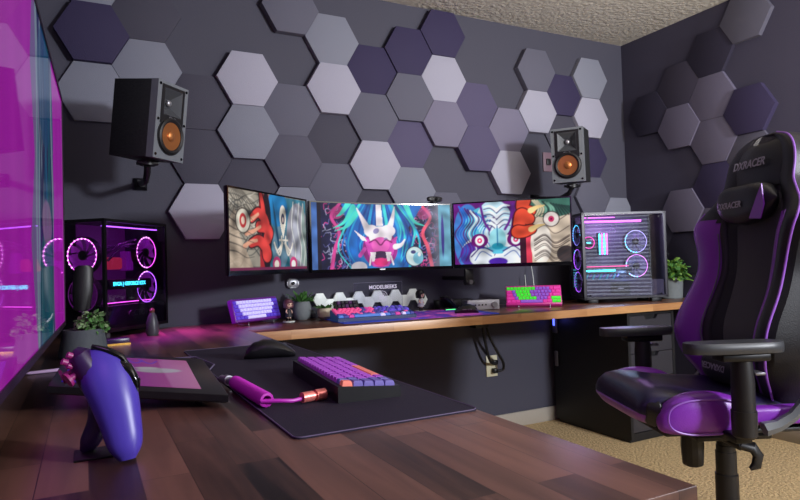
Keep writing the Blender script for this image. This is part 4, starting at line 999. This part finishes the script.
# ------------------------------------------------------------------ under the back desk
def smooth_(p): return spline(p, 5)
t = thing('power_strip', 'black power box fixed under the back desk above the outlet', 'power strip', (1.955, 2.85, DZ-TH-.001))
bm = BM(); box(bm, (-.045, -.03, -.075), (.045, .03, 0), bev=.004); obj('box_body', bm, M['black'], t)
bm = BM(); cyl(bm, (-.01, -.03, -.04), (-.01, -.033, -.04), .004, n=10); obj('indicator', bm, M['silver'], t)
t = thing('wall_outlet', 'ivory wall outlet with two plugs under the back desk', 'outlet', (2.100, WY, .376))
bm = BM(); cbox(bm, (0, -.004, 0), (.078, .008, .122), bev=.003); obj('cover_plate', bm, M['ivory'], t)
for z_ in (.022, -.026):
    bm = BM(); cbox(bm, (.008, -.024, z_), (.03, .032, .028), bev=.006); obj('plug', bm, M['black'], t)
bm = BM(); tube(bm, smooth_([(1.985, 2.86, .620), (2.005, 2.87, .54), (2.035, 2.885, .45), (2.065, 2.900, .405), (2.10, 2.905, .398)]), .008); tag(obj('electric_cable', bm, M['black']), 'left black cord dropping from the power box to the upper plug', 'cable')
bm = BM(); tube(bm, smooth_([(1.998, 2.84, .620), (2.03, 2.85, .55), (2.09, 2.865, .46), (2.135, 2.88, .40), (2.140, 2.89, .360), (2.112, 2.905, .350)]), .008); tag(obj('electric_cable', bm, M['black']), 'right black cord looping from the power box to the lower plug', 'cable')
t = thing('usb_hub', 'slim grey hub with a blue light hanging under the desk beside the cabinet', 'usb hub', (2.540, 2.885, .565))
bm = BM(); box(bm, (-.014, -.02, -.025), (-.001, .02, .09), bev=.004); obj('hub_body', bm, mat('hub_grey', rgb(86, 84, 96), .35, metal=.3), t)
bm = BM(); box(bm, (-.0152, -.008, .02), (-.0142, .008, .07)); obj('hub_light', bm, glow('led_blue', (.08, .12, 1), 3), t)
t = thing('magnetic_bar', 'short grey metal bar on the cabinet side below the hub', 'handle', (2.546, 2.885, .385))
bm = BM(); box(bm, (-.014, -.012, -.045), (-.004, .012, .045), bev=.003); obj('bar', bm, mat('bar_grey', rgb(100, 96, 104), .4), t)
bm = BM(); box(bm, (-.006, -.008, -.03), (0, .008, .03)); obj('mount', bm, M['black'], t)
point('hub_glow', (2.50, 2.85, .62), (.15, .15, 1), .05, .01)

# ------------------------------------------------------------------ things on the left desk
bm = BM(); prism(bm, rrect(.322, 1.13, .014), 0, .003, mi=0)
o = obj('desk_mat', bm, M['mat_d']); o.location = (.4265, 1.428, DZ)
tag(o, 'dark purple cloth desk mat on the left desk near the camera', 'desk mat')
bm = BM(); P = rrect(.320, 1.128, .014); tube(bm, [(x_, y_, .0028) for x_, y_ in P], .0013, n=5, closed=True)
obj('stitched_edge', bm, mat('stitch_grey', rgb(96, 84, 112), .7), o)
# keyboard
t = thing('keyboard', 'black cased keyboard with magenta purple keys on the dark mat near the camera', 'keyboard', (.476, 1.212, DZ+.003), math.radians(85.5))
# local x runs away from the camera; local -y is the right side (user side)
Lk, Dk = .362, .122
bm = BM(); loft(bm, [[(-Lk/2, -Dk/2, 0), (Lk/2, -Dk/2, 0), (Lk/2, Dk/2, 0), (-Lk/2, Dk/2, 0)], [(-Lk/2, -Dk/2, .020), (Lk/2, -Dk/2, .020), (Lk/2, Dk/2, .030), (-Lk/2, Dk/2, .030)]])
obj('case', bm, M['black'], t)
ROWSD = [[1]*17, [1.5]+[1]*13+[1.5, 1], [1.75]+[1]*12+[2.25, 1], [2.25]+[1]*11+[1.75, 1, 1], [1.25, 1.25, 1.25, 6.25, 1.25, 1.25, 1.5, 1, 1, 1]]
def cf4(r, i, x_):
    if r == 4 and i == 3: return k_or
    if r == 0 and i == 0: return k_or
    if i == 0: return k_deskd
    return k_desk if (x_ > -.135) else k_deskd
keys(t, ROWSD, cf4, pitch=.0208, z=0, y_top=.052, x0=-.177, hgt=.0105, T=tr(0, 0, .0235) @ rx(.082))
# coiled cable
t = thing('coiled_cable', 'coiled magenta keyboard cable lying on the dark mat', 'cable', (0, 0, 0))
bm = BM(); A_ = Vector((.271, 1.285, DZ+.0175)); B_ = Vector((.281, 1.075, DZ+.0175)); d = (B_-A_); a, b = frame(d); b = d.normalized().cross(a); n = 34*12; P = []
for i in range(n+1):
    th = 2*PI*i/12; P.append(A_+d*(i/n)+(a*math.cos(th)+b*math.sin(th))*.0105)
mc = mat('cable_magenta', rgb(190, 40, 180), .4)
tube(bm, P, .0036, n=6); obj('coil', bm, mc, t)
bm = BM(); tube(bm, [P[-1], (.300, 1.066, DZ+.016), (.325, 1.064, DZ+.013), (.352, 1.075, DZ+.013)], .0035, n=8); obj('straight_cord', bm, mc, t)
bm = BM()
for i, (ax0, ax1, r) in enumerate(((0, .022, .0095), (.022, .028, .007), (.028, .048, .0105))):
    p0 = Vector((.345, 1.072, DZ+.0145)); dd = Vector((.055, .012, 0)).normalized(); cyl(bm, p0+dd*ax0, p0+dd*ax1, r, n=16)
obj('aviator_connector', bm, mat('connector_salmon', rgb(236, 130, 120), .3, metal=.4), t)
bm = BM(); tube(bm, [(.392, 1.083, DZ+.014), (.402, 1.087, DZ+.014)], .004); obj('plug', bm, M['black'], t)
bm = BM(); cyl(bm, (.269, 1.292, DZ+.018), (.256, 1.345, DZ+.017), .0085, n=16); cyl(bm, (.2645, 1.31, DZ+.0178), (.261, 1.325, DZ+.0175), .0108, n=16); obj('aviator_connector', bm, M['silver'], t)
bm = BM(); tube(bm, [(.256, 1.345, DZ+.017), (.246, 1.40, DZ+.010), (.250, 1.50, DZ+.0065), (.29, 1.62, DZ+.008), (.27, 1.80, DZ+.008), (.15, 1.86, DZ+.003), (.05, 2.0, DZ+.003)], .002, n=6); obj('thin_cord', bm, mat('cord_grey', rgb(120, 110, 140), .4), t)
# drawing tablet, propped with its left side raised
FL, FR, BR, BL = [Vector(p) for p in ((-.062, 1.252, .786), (.226, 1.128, .756), (.232, 1.436, .782), (-.034, 1.520, .812))]
t = thing('drawing_tablet', 'black drawing display tablet with a purple screen, behind the game controller', 'tablet', (0, 0, 0))
nrm = (FR-FL).cross(BL-FL).normalized()
def bil(u, v, h_=0): return FL*(1-u)*(1-v)+FR*u*(1-v)+BR*u*v+BL*(1-u)*v+nrm*h_
bm = BM()
def ring(m_, h_): return [bil(m_, m_, h_), bil(1-m_, m_, h_), bil(1-m_, 1-m_, h_), bil(m_, 1-m_, h_)]
loft(bm, [ring(.012, -.016), ring(0, -.013), ring(0, -.001), ring(.006, 0)])
obj('tablet_body', bm, mat('tablet_black', rgb(26, 25, 28), .35), t)
cvt = Canvas(80, 50, 1.6); cvt.put(np.ones_like(cvt.u), rgb(150, 44, 150)); cvt.put(np.clip(1-cvt.u/.5, 0, 1), rgb(60, 30, 190)); cvt.put(np.clip((cvt.u-.8)/.8, 0, 1), rgb(186, 92, 150))
cvt.ell(1.15, .55, .34, .09, rgb(176, 166, 180), .1); cvt.ell(1.0, .62, .2, .05, rgb(190, 180, 190), .1); cvt.ell(.55, .75, .2, .12, rgb(214, 50, 220))
for k in range(5): cvt.line([(.1+.2*k, .95), (.25+.2*k, .8), (.35+.2*k, .9)], .012, rgb(90, 60, 210))
art_obj('screen', cvt, lambda u, v: bil(.06+u*.80, .10+v*.80, .0006), screen_mat('tablet_screen', .5, base_rough=.06, spec=.6), t)
for u in (.30, .86):
    for v_ in (.2, .85):
        p = bil(u, v_, -.014); bm = BM(); tube(bm, [p, (p.x, p.y, DZ+.0035 if p.x > .26 else DZ+.0002)], .007); obj('stand_leg', bm, M['black'], t)
# stylus, pen case
t = thing('stylus', 'pale stylus lying on the desk between the tablet and the wall screen', 'pen', (0, 0, 0))
bm = BM(); tube(bm, [(-.135, 1.80, DZ+.005), (-.128, 1.80, DZ+.005), (-.055, 1.815, DZ+.005), (-.045, 1.817, DZ+.005)], [.0015, .0042, .0045, .003], n=10); obj('barrel', bm, mat('stylus_lilac', rgb(190, 160, 200), .3), t)
t = thing('pen_case', 'small dark slab with a gold front strip right of the dark grey pot', 'case', (.092, 2.36, DZ), .15)
bm = BM(); box(bm, (-.04, -.02, .006), (.04, .03, .022), bev=.002); obj('case_body', bm, mat('case_violet', rgb(40, 20, 70), .3), t)
bm = BM(); box(bm, (-.05, -.026, 0), (.042, -.020, .006)); box(bm, (-.04, -.02, 0), (.04, .03, .0059)); obj('gold_strip', bm, mat('gold', rgb(220, 170, 80), .3, metal=.6, emit=rgb(220, 170, 80), es=.1), t)
# upright device with curved arm beside the left computer
t = thing('desk_lamp', 'upright black device with a curved grey arm before the left computer front', 'lamp', (.045, 2.44, DZ))
bm = BM(); lathe(bm, [(.035, 0), (.035, .008), (.02, .012)], n=28); obj('base', bm, M['black'], t)
bm = BM(); tube(bm, spline([(0, 0, .01), (-.005, .0, .05), (-.035, .0, .085), (-.055, 0, .12), (-.045, 0, .20)], 6), .006, n=10); obj('curved_arm', bm, M['grey'], t)
bm = BM(); R = []
for z_, w_ in ((.12, .012), (.125, .026), (.19, .033), (.272, .030), (.280, .018)): R.append([(-.06+(z_-.1)*.06+w_*math.cos(a), .012*math.sin(a)-.01, z_) for a in [2*PI*i/20 for i in range(20)]])
loft(bm, R); obj('head', bm, M['black'], t)
# small bottle before the glass of left computer
t = thing('small_bottle', 'little grey bottle with an orange tip before the left computer glass', 'bottle', (.232, 2.60, DZ))
bm = BM(); lathe(bm, [(.020, 0), (.024, .01), (.022, .05), (.016, .075), (.009, .09)], n=24); obj('bottle_body', bm, mat('bottle_grey', rgb(64, 66, 72), .4), t)
bm = BM(); lathe(bm, [(.009, .09), (.010, .10), (.004, .108)], n=16); obj('cap', bm, mat('cap_orange', rgb(92, 50, 44), .4), t)

# ------------------------------------------------------------------ game controller standing on its grips
t = thing('game_controller', 'blue violet game controller standing on its grip in front of the drawing tablet', 'game controller', (.030, .925, DZ), 0)
cb_ = mat('controller_violet', rgb(76, 60, 168), .36, var=.05); cd_ = mat('controller_dark', rgb(50, 26, 72), .35)
def egg(bm, pts, rad, n=18, sq=.85):
    """pts centre line; rad list of (rx, ry) with ring in plane across the line; x across, y depth"""
    R = []
    for k, (p, (ra, rb)) in enumerate(zip(pts, rad)):
        p = Vector(p); d = (Vector(pts[min(k+1, len(pts)-1)])-Vector(pts[max(k-1, 0)])).normalized()
        ex = Vector((1, 0, 0)); ex = (ex-d*ex.dot(d)).normalized(); ey = d.cross(ex)
        R.append([p+ex*(ra*math.copysign(abs(math.cos(a))**sq, math.cos(a)))+ey*(rb*math.copysign(abs(math.sin(a))**sq, math.sin(a))) for a in [2*PI*i/n for i in range(n)]])
    loft(bm, R)
bm = BM()
egg(bm, spline([(.016, -.034, .003), (.014, -.030, .020), (.009, -.020, .050), (.001, -.008, .085), (-.010, .003, .112), (-.024, .011, .132), (-.032, .015, .139)], 4),
    [(r_, r_*.85) for r_ in [float(v[0]) for v in spline([(.010, 0), (.021, 0), (.026, 0), (.031, 0), (.031, 0), (.022, 0), (.010, 0)], 4)]])
obj('right_grip', bm, cb_, t)
bm = BM()
egg(bm, spline([(-.036, .040, .003), (-.028, .040, .016), (-.016, .038, .045), (-.014, .034, .085), (-.024, .028, .12)], 4),
    [(r_, r_) for r_ in [float(v[0]) for v in spline([(.006, 0), (.013, 0), (.015, 0), (.016, 0), (.014, 0)], 4)]])
obj('left_grip', bm, cd_, t)
bm = BM()
egg(bm, [(-.016, .018, .090), (-.020, .020, .100), (-.030, .022, .122), (-.040, .024, .138), (-.046, .025, .145)], [(.016, .02), (.020, .036), (.020, .038), (.016, .036), (.008, .024)])
obj('shell', bm, cd_, t)
st_ = mat('stick_magenta', rgb(150, 40, 110), .4)
for p, q2 in (((-.040, .0, .118), (-.050, -.004, .112)), ((-.046, .034, .116), (-.058, .033, .111))):
    bm = BM(); cyl(bm, p, q2, .0045, n=12); v = (Vector(q2)-Vector(p)).normalized(); cyl(bm, Vector(q2), Vector(q2)+v*.004, .0095, .0105, n=18); obj('thumbstick', bm, st_, t)
for k in range(4):
    a = k*PI/2; p = Vector((-.047+.010*math.cos(a)*.6, -.002+.009*math.cos(a), .134+.007*math.sin(a))); bm = BM(); cyl(bm, p, p+Vector((-.006, -.002, .003)), .0042, n=12); obj('face_button', bm, st_, t)
bm = BM(); egg(bm, [(.000, .002, .128), (.018, -.004, .118), (.028, -.008, .100), (.030, -.010, .086)], [(.006, .011), (.009, .013), (.008, .012), (.004, .008)]); obj('trigger', bm, M['gloss'], t)
bm = BM(); egg(bm, [(-.024, .010, .148), (-.004, .006, .142), (.012, .004, .132), (.022, .002, .120)], [(.004, .010), (.006, .012), (.006, .012), (.003, .008)]); obj('bumper', bm, M['gloss'], t)
bm = BM(); box(bm, (-.048, -.0, 0), (.018, .055, .003), bev=.001); obj('stand_plate', bm, M['black'], t)

# ------------------------------------------------------------------ gaming chair, local +x = forward, +y = its left (toward the camera)
t = thing('gaming_chair', 'black and purple racing style gaming chair at the right of the room', 'chair', (1.903, 1.345, 0), math.atan2(.414, -.91))
CH = t
# base
bm = BM(); lathe(bm, [(.045, .06), (.05, .075), (.045, .12), (.034, .13)], n=28); obj('base_hub', bm, M['black'], t)
for k in range(5):
    a = 2*PI*k/5+.35; d = Vector((math.cos(a), math.sin(a), 0)); sd = Vector((-d.y, d.x, 0))
    bm = BM(); R = []
    for r_, w_, z_, hh_ in ((.03, .032, .088, .028), (.15, .028, .088, .022), (.30, .018, .075, .014)):
        R.append([d*r_+sd*(w_*cx_)+Vector((0, 0, z_+hh_*cz_)) for cx_, cz_ in ((-1, -1), (1, -1), (1, .5), (.6, 1), (-.6, 1), (-1, .5))])
    loft(bm, R); lg = obj('leg', bm, M['black'], t)
    bm = BM(); cyl(bm, d*.285+sd*-.024+Vector((0, 0, .0305)), d*.285+sd*.024+Vector((0, 0, .0305)), .03, n=20); cyl(bm, d*.285+Vector((0, 0, .04)), d*.285+Vector((0, 0, .075)), .008, n=10); obj('caster', bm, M['gloss'], lg)
bm = BM(); lathe(bm, [(.036, .11), (.036, .25), (.0325, .252), (.0325, .325), (.030, .327), (.030, .345), (.0275, .347), (.0275, .43)], n=28); obj('gas_cylinder', bm, M['black'], t)
bm = BM(); box(bm, (-.14, -.10, .425), (.16, .10, .440), bev=.004); box(bm, (-.10, -.055, .395), (.13, .055, .427), bev=.01); box(bm, (-.06, .02, .405), (.18, .16, .428), bev=.008); obj('tilt_mechanism', bm, M['blackm'], t)
bm = BM(); lathe(bm, [(.020, .292), (.032, .298), (.036, .36), (.033, .420)], c=(.125, .02, -.005), n=12); obj('tension_knob', bm, M['black'], t, sharp=20)
bm = BM(); tube(bm, [(.10, .05, .42), (.09, .10, .415), (.07, .15, .402), (.05, .175, .392)], [.012, .012, .014, .014], n=10); egg(bm, [(.06, .170, .396), (.02, .180, .390), (.005, .182, .365), (.012, .182, .335), (.03, .18, .325)], [(.014, .01), (.018, .012), (.016, .012), (.016, .010), (.006, .006)]); obj('tilt_lever', bm, M['black'], t)
# seat cushion
def seat_ring(x_, hw, zb, zt, bol, n=40):
    P = []; c_ = (zb+zt)/2; h_ = (zt-zb)/2
    for i in range(n):
        a = 2*PI*i/n; y_ = hw*math.copysign(abs(math.cos(a))**.42, math.cos(a)); z_ = c_+h_*math.copysign(abs(math.sin(a))**.62, math.sin(a))
        if math.sin(a) > 0: z_ += bol*math.exp(-((abs(y_)/hw-.80)/.2)**2)*math.sin(a)
        P.append((x_, y_, z_))
    return P
bm = BM()
prof = [(-.24, .205, .470, .525, .01), (-.15, .215, .462, .533, .015), (-.02, .216, .448, .540, .016), (.10, .216, .450, .548, .016), (.18, .216, .452, .560, .012), (.25, .214, .455, .578, .006), (.30, .210, .458, .586, 0), (.335, .204, .464, .580, 0), (.358, .194, .474, .562, 0), (.370, .180, .490, .540, 0), (.375, .16, .503, .525, 0)]
loft(bm, [seat_ring(*p) for p in prof])
for f in bm.faces:
    cc = f.calc_center_median(); f.material_index = 1 if (cc.x > .20 and cc.z < .452+.045+(cc.x-.2)*.06 and abs(cc.y) > .0) else 0
obj('seat_cushion', bm, [mat('seat_leather', rgb(34, 28, 62), .3, bump=(260, .25), var=.1), M['purple']], t)
# side bolsters of the seat
def smooth(pts, k=6): return spline(pts, k)
for sy in (1, -1):
    bm = BM()
    cl = spline([(.062, .506, .012, .018), (.072, .508, .028, .040), (.11, .514, .038, .056), (.17, .520, .042, .064), (.24, .520, .042, .062), (.295, .512, .034, .050), (.325, .502, .020, .030), (.335, .498, .008, .010)], 4)
    R = []
    for x_, zc_, ra, rb in cl:
        R.append([(x_, sy*(.222+ra*math.copysign(abs(math.cos(a))**.8, math.cos(a))), zc_-.008+rb*math.copysign(abs(math.sin(a))**.8, math.sin(a))) for a in [2*PI*i/24 for i in range(24)]])
    loft(bm, R); sb = obj('seat_bolster', bm, M['purple'], t)
    bm = BM(); P = []
    for i in range(40):
        a = 2*PI*i/40; P.append((.200+.118*math.copysign(abs(math.cos(a))**.75, math.cos(a)), sy*(.222+.036+.003*math.sin(a)), .508+.052*math.copysign(abs(math.sin(a))**.8, math.sin(a))))
    tube(bm, P, .0028, n=6, closed=True); obj('piping', bm, M['lilac'], sb)
    bm = BM(); egg(bm, [(.300, sy*.190, .505), (.322, sy*.190, .507), (.340, sy*.182, .510), (.352, sy*.165, .512)], [(.030, .040), (.030, .044), (.024, .038), (.010, .024)]); obj('front_gusset', bm, M['leather'], t)
bm = BM(); tube(bm, smooth([(.19, .219, .500), (.28, .214, .505), (.345, .196, .508), (.374, .150, .508), (.378, 0, .508), (.374, -.150, .508), (.345, -.196, .508), (.28, -.214, .505), (.19, -.219, .500)], 5), .0032, n=6); obj('front_piping', bm, M['lilac'], t)
bm = BM(); box(bm, (-.22, -.20, .438), (.30, .20, .452), bev=.004); obj('seat_pan', bm, M['black'], t)
# backrest: half width and wing protrusion by height
HW = [(.50, .180, .03), (.56, .205, .06), (.62, .240, .092), (.70, .264, .104), (.78, .260, .098), (.86, .248, .082), (.93, .238, .070), (1.00, .250, .072), (1.06, .272, .078), (1.10, .278, .070), (1.14, .258, .050), (1.18, .218, .034), (1.22, .188, .026), (1.27, .182, .02), (1.31, .174, .018), (1.345, .150, .012), (1.37, .113, .006), (1.385, .06, .002)]
def hw_at(z_):
    for (a, b, c_), (a2, b2, c2) in zip(HW, HW[1:]):
        if a <= z_ <= a2: k = (z_-a)/(a2-a); return b+(b2-b)*k, c_+(c2-c_)*k
    return HW[-1][1:] if z_ > HW[-1][0] else HW[0][1:]
HS = spline([(a, b, c_) for a, b, c_ in HW], 3)
def spine(z_): return -.085-(z_-.5)*.115+.03*math.exp(-((z_-.72)/.12)**2)
def bfront(z_, k, hw, wing):
    """k in -1..1 across; forward x offset"""
    w = max(0, (abs(k)-.42)/.58); return spine(z_)+wing*math.sin(min(1, w*1.05)*PI*.56)+.0
def back_part(name, k0, k1, m, off=0, zr=(.5, 1.385), n=10, parent=None):
    bm = BM(); rows = [h_ for h_ in HS if zr[0]-1e-6 <= h_[0] <= zr[1]+1e-6]
    R = []
    for z_, hw, wing in rows:
        fr = [(bfront(z_, k0+(k1-k0)*i/n, hw, wing)+off*math.sin(PI*i/n)**.5, hw*(k0+(k1-k0)*i/n), z_) for i in range(n+1)]
        bk = [(spine(z_)-.045-.02*(1-abs(k)**3), hw*k*.97, z_) for k in [k1+(k0-k1)*i/n for i in range(n+1)]]
        R.append(fr+bk)
    loft(bm, R); return obj(name, bm, m, parent or t)
shell = back_part('back_center', -.52, .52, M['fabric'], .012, n=10)
for sy in (-1, 1):
    a = sorted((sy*.52, sy*.60)); back_part('back_strip', a[0], a[1], M['leather'], .006, zr=(.5, 1.12), n=4)
    lim = .80 if sy > 0 else 1.0
    a = sorted((sy*.60, sy*lim)); w = back_part('back_wing', a[0], a[1], M['purple'], .008, zr=(.5, 1.115), n=8)
    if sy > 0:
        back_part('back_wing_edge', lim, 1.0, M['leather'], .010, zr=(.5, 1.115), n=5)
        bm = BM(); tube(bm, [(bfront(z_, lim, hw, wing)+.003, lim*hw, z_) for z_, hw, wing in HS if z_ < 1.12], .0038, n=8); obj('wing_piping', bm, M['lilac'], w)
    a = sorted((sy*.52, sy*1.0)); s2 = back_part('back_shoulder', a[0], a[1], M['leather'], .006, zr=(1.10, 1.385), n=6)
    bm = BM(); P = [(bfront(z_, sy, hw, wing), sy*hw*1.0, z_) for z_, hw, wing in HS if sy > 0 or z_ < 1.15]
    tube(bm, P, .0038, n=8); obj('back_piping', bm, M['lilac'], w)
    # outer black side of the wing
    bm = BM(); rows = [h_ for h_ in HS if h_[0] <= 1.14]
    loft(bm, [[(bfront(z_, sy, hw, wing)-.004, sy*(hw+.001), z_), (bfront(z_, sy, hw, wing)-.02, sy*(hw+.014), z_), (spine(z_)-.02, sy*(hw+.016), z_), (spine(z_)-.055, sy*(hw+.002), z_), (spine(z_)-.05, sy*(hw-.01), z_)] for z_, hw, wing in rows]); obj('wing_side', bm, M['side_l'], w)
    bm = BM(); tube(bm, [(bfront(z_, sy*.6, *hw_at(z_))+.007, sy*hw_at(z_)[0]*.6, z_) for z_ in [.56+.05*i for i in range(11)]], .0025, n=6); obj('seam', bm, mat('seam_grey', rgb(100, 92, 112), .5), t)
hb = BM()
R = []
for z_, hw, wing in [h_ for h_ in HS if h_[0] >= 1.20]:
    k = (z_-1.20)/.185; f_ = .030*math.sin(min(1, k+.12)*PI)**.5 if k < .95 else .008
    R.append([(spine(z_)+.004+f_*math.cos(u*PI/2)**.6 if abs(u) < 1 else spine(z_)+.004, hw*.86*u, z_) for u in [-1+2*i/12 for i in range(13)]]+[(spine(z_)-.01, hw*.8*u, z_) for u in [1-2*i/12 for i in range(13)]])
loft(hb, R); hr = obj('headrest_pad', hb, M['leather'], t)
mt_ = mat('chair_lettering', rgb(150, 146, 160), .5)
def chair_text(s, size, x_, y_, z_, parent, lean=.16, flip=False, sh=.25):
    up = Vector((-math.sin(lean), 0, math.cos(lean))); ri = Vector((0, 1, 0)) # image right when looking at the chair front is local +y
    if flip: up, ri = -up, -ri
    nn = ri.cross(up); text(s, size, mt_, parent, basis(ri, up, nn, (x_, y_, z_)), shear=sh, bold=.0006)
chair_text('DXRACER', .038, spine(1.295)+.043, -.02, 1.290, hr, lean=.115)
# head pillow
bm = BM(); R = []
for i in range(15):
    v = -1+2*i/14; q_ = max(.02, (1-abs(v)**5)); hgt = .068*q_*(1-.12*abs(v)); th_ = .04*q_
    R.append([(spine(1.17)+.035+.02+th_*math.copysign(abs(math.cos(a))**.8, math.cos(a)), v*.160, 1.150+hgt*math.copysign(abs(math.sin(a))**.7, math.sin(a))+.012*abs(v)) for a in [2*PI*k/20 for k in range(20)]])
loft(bm, R); hp = obj('head_pillow', bm, M['leather'], t)
bm = BM()
prism(bm, [(.070, 1.100), (.128, 1.095), (.148, 1.14), (.140, 1.205), (.112, 1.165)], 0, .004, T=basis((0,1,0), (0,0,1), (1,0,0), (spine(1.17)+.0885, 0, 0)) )
obj('pillow_patch', bm, M['purple'], hp)
chair_text('DXRACER', .030, spine(1.17)+.0990, -.03, 1.150, hp, lean=0)
# lumbar pillow
bm = BM(); R = []
for i in range(13):
    v = -1+2*i/12; q_ = max(.02, (1-abs(v)**5)); R.append([(spine(.65)+.055+.045*q_*math.copysign(abs(math.cos(a))**.8, math.cos(a)), v*.155, .600+.055*q_*math.copysign(abs(math.sin(a))**.7, math.sin(a))) for a in [2*PI*k/18 for k in range(18)]])
loft(bm, R); lp = obj('lumbar_pillow', bm, M['leather'], t)
chair_text('DXRACER', .030, spine(.65)+.1015, -.02, .605, lp, lean=0, flip=True)
# armrests
for sy in (1, -1):
    y_ = .318*sy; dz = .026 if sy > 0 else .004
    bm = BM(); R = []
    for x_, w_ in ((-.122, .012), (-.118, .024), (-.105, .037), (-.07, .045), (-.02, .047), (.05, .047), (.10, .044), (.135, .036), (.152, .024), (.158, .012)):
        R.append([(x_+.135, y_+w_*cx_, (.695+dz)+z_) for cx_, z_ in ((-1, -.006), (-.9, -.016), (.9, -.016), (1, -.006), (1, .006), (.88, .014), (-.88, .014), (-1, .006))])
    loft(bm, R); ar = obj('armrest', bm, mat('arm_rubber', rgb(52, 54, 58), .42), t)
    bm = BM(); box(bm, (.06, y_-.032, .655+dz), (.20, y_+.032, .679+dz), bev=.006); obj('armrest_plate', bm, M['blackm'], ar)
    bm = BM(); lathe(bm, [(.031, .535), (.031, .62), (.027, .66+dz)], c=(.128, y_, 0), n=20); lathe(bm, [(.033, .470), (.034, .54)], c=(.128, y_, 0), n=20); lathe(bm, [(.026, .462), (.033, .470)], c=(.128, y_, 0), n=20); obj('armrest_post', bm, M['black'], ar)
    bm = BM(); cbox(bm, (.090, y_, .645), (.03, .05, .008), bev=.002); obj('armrest_lever', bm, M['grey'], ar)
    bm = BM(); box(bm, (.105, min(sy*.15, y_), .445), (.155, max(sy*.15, y_), .468), bev=.004); obj('armrest_bracket', bm, M['blackm'], ar)
    # recline hinge cover
    bm = BM(); tube(bm, [(.035, sy*.262, .468), (-.005, sy*.266, .478), (-.05, sy*.270, .505), (-.085, sy*.274, .545), (-.10, sy*.278, .60)], [.022, .018, .016, .017, .012], n=6); obj('hinge_cover', bm, mat('hinge_grey', rgb(92, 96, 100), .4), t, sharp=20)
bm = BM(); box(bm, (-.235, -.246, .472), (.10, .246, .525), bev=.012, seg=3); obj('rear_seat_edge', bm, M['purple'], t)

# ------------------------------------------------------------------ lights
def area(name, loc, target, size, col, power):
    l = bpy.data.lights.new(name, 'AREA'); l.shape = 'RECTANGLE'; l.size, l.size_y = size; l.color = col; l.energy = power
    o = bpy.data.objects.new(name, l); C.objects.link(o); o.location = loc
    o.rotation_euler = (Vector(target)-Vector(loc)).to_track_quat('-Z', 'Y').to_euler(); return o
area('window_light', (2.75, FY+.12, 1.80), (1.3, 2.9, 1.5), (.40, .40), (.90, .93, 1.0), 145)
area('ceiling_lamp_light', (1.9, .2, 2.36), (1.6, 1.2, .6), (.9, .9), (.97, .96, 1.0), 13)
area('ceiling_bounce', (2.2, .9, 1.75), (2.3, 1.6, 2.42), (1.2, 1.2), (1.0, .95, .86), 21)  # unseen upward fill, added to brighten the ceiling
area('purple_fill_light', (-.10, .2, 1.7), (.4, 1.2, .75), (.3, .6), (.70, .25, 1.0), 2.2)  # unseen purple fill over the left desk, no fitting behind it
w = bpy.data.worlds.new('world'); SC.world = w; w.use_nodes = True
w.node_tree.nodes['Background'].inputs[0].default_value = (.5, .48, .6, 1); w.node_tree.nodes['Background'].inputs[1].default_value = .1

# ------------------------------------------------------------------ camera
R_ = ((0.8885879104969, -0.45776108995954484, -0.02943314182690793), (-0.014999248219822939, 0.0351351513059103, -0.9992700054017188), (0.45846106472806775, 0.8883807211222903, 0.024354598470231352))
cam = bpy.data.cameras.new('camera'); cam.lens = 27.47; cam.sensor_width = 36; cam.clip_start = .02; cam.clip_end = 50
co = bpy.data.objects.new('camera', cam); C.objects.link(co)
mw_ = Matrix((R_[0], [-v for v in R_[1]], [-v for v in R_[2]])).transposed().to_4x4(); mw_.translation = (0, 0, CZ); co.matrix_world = mw_
SC.camera = co
SC.view_settings.view_transform = 'Standard'; SC.view_settings.look = 'None'; SC.view_settings.exposure = 0; SC.view_settings.gamma = 1
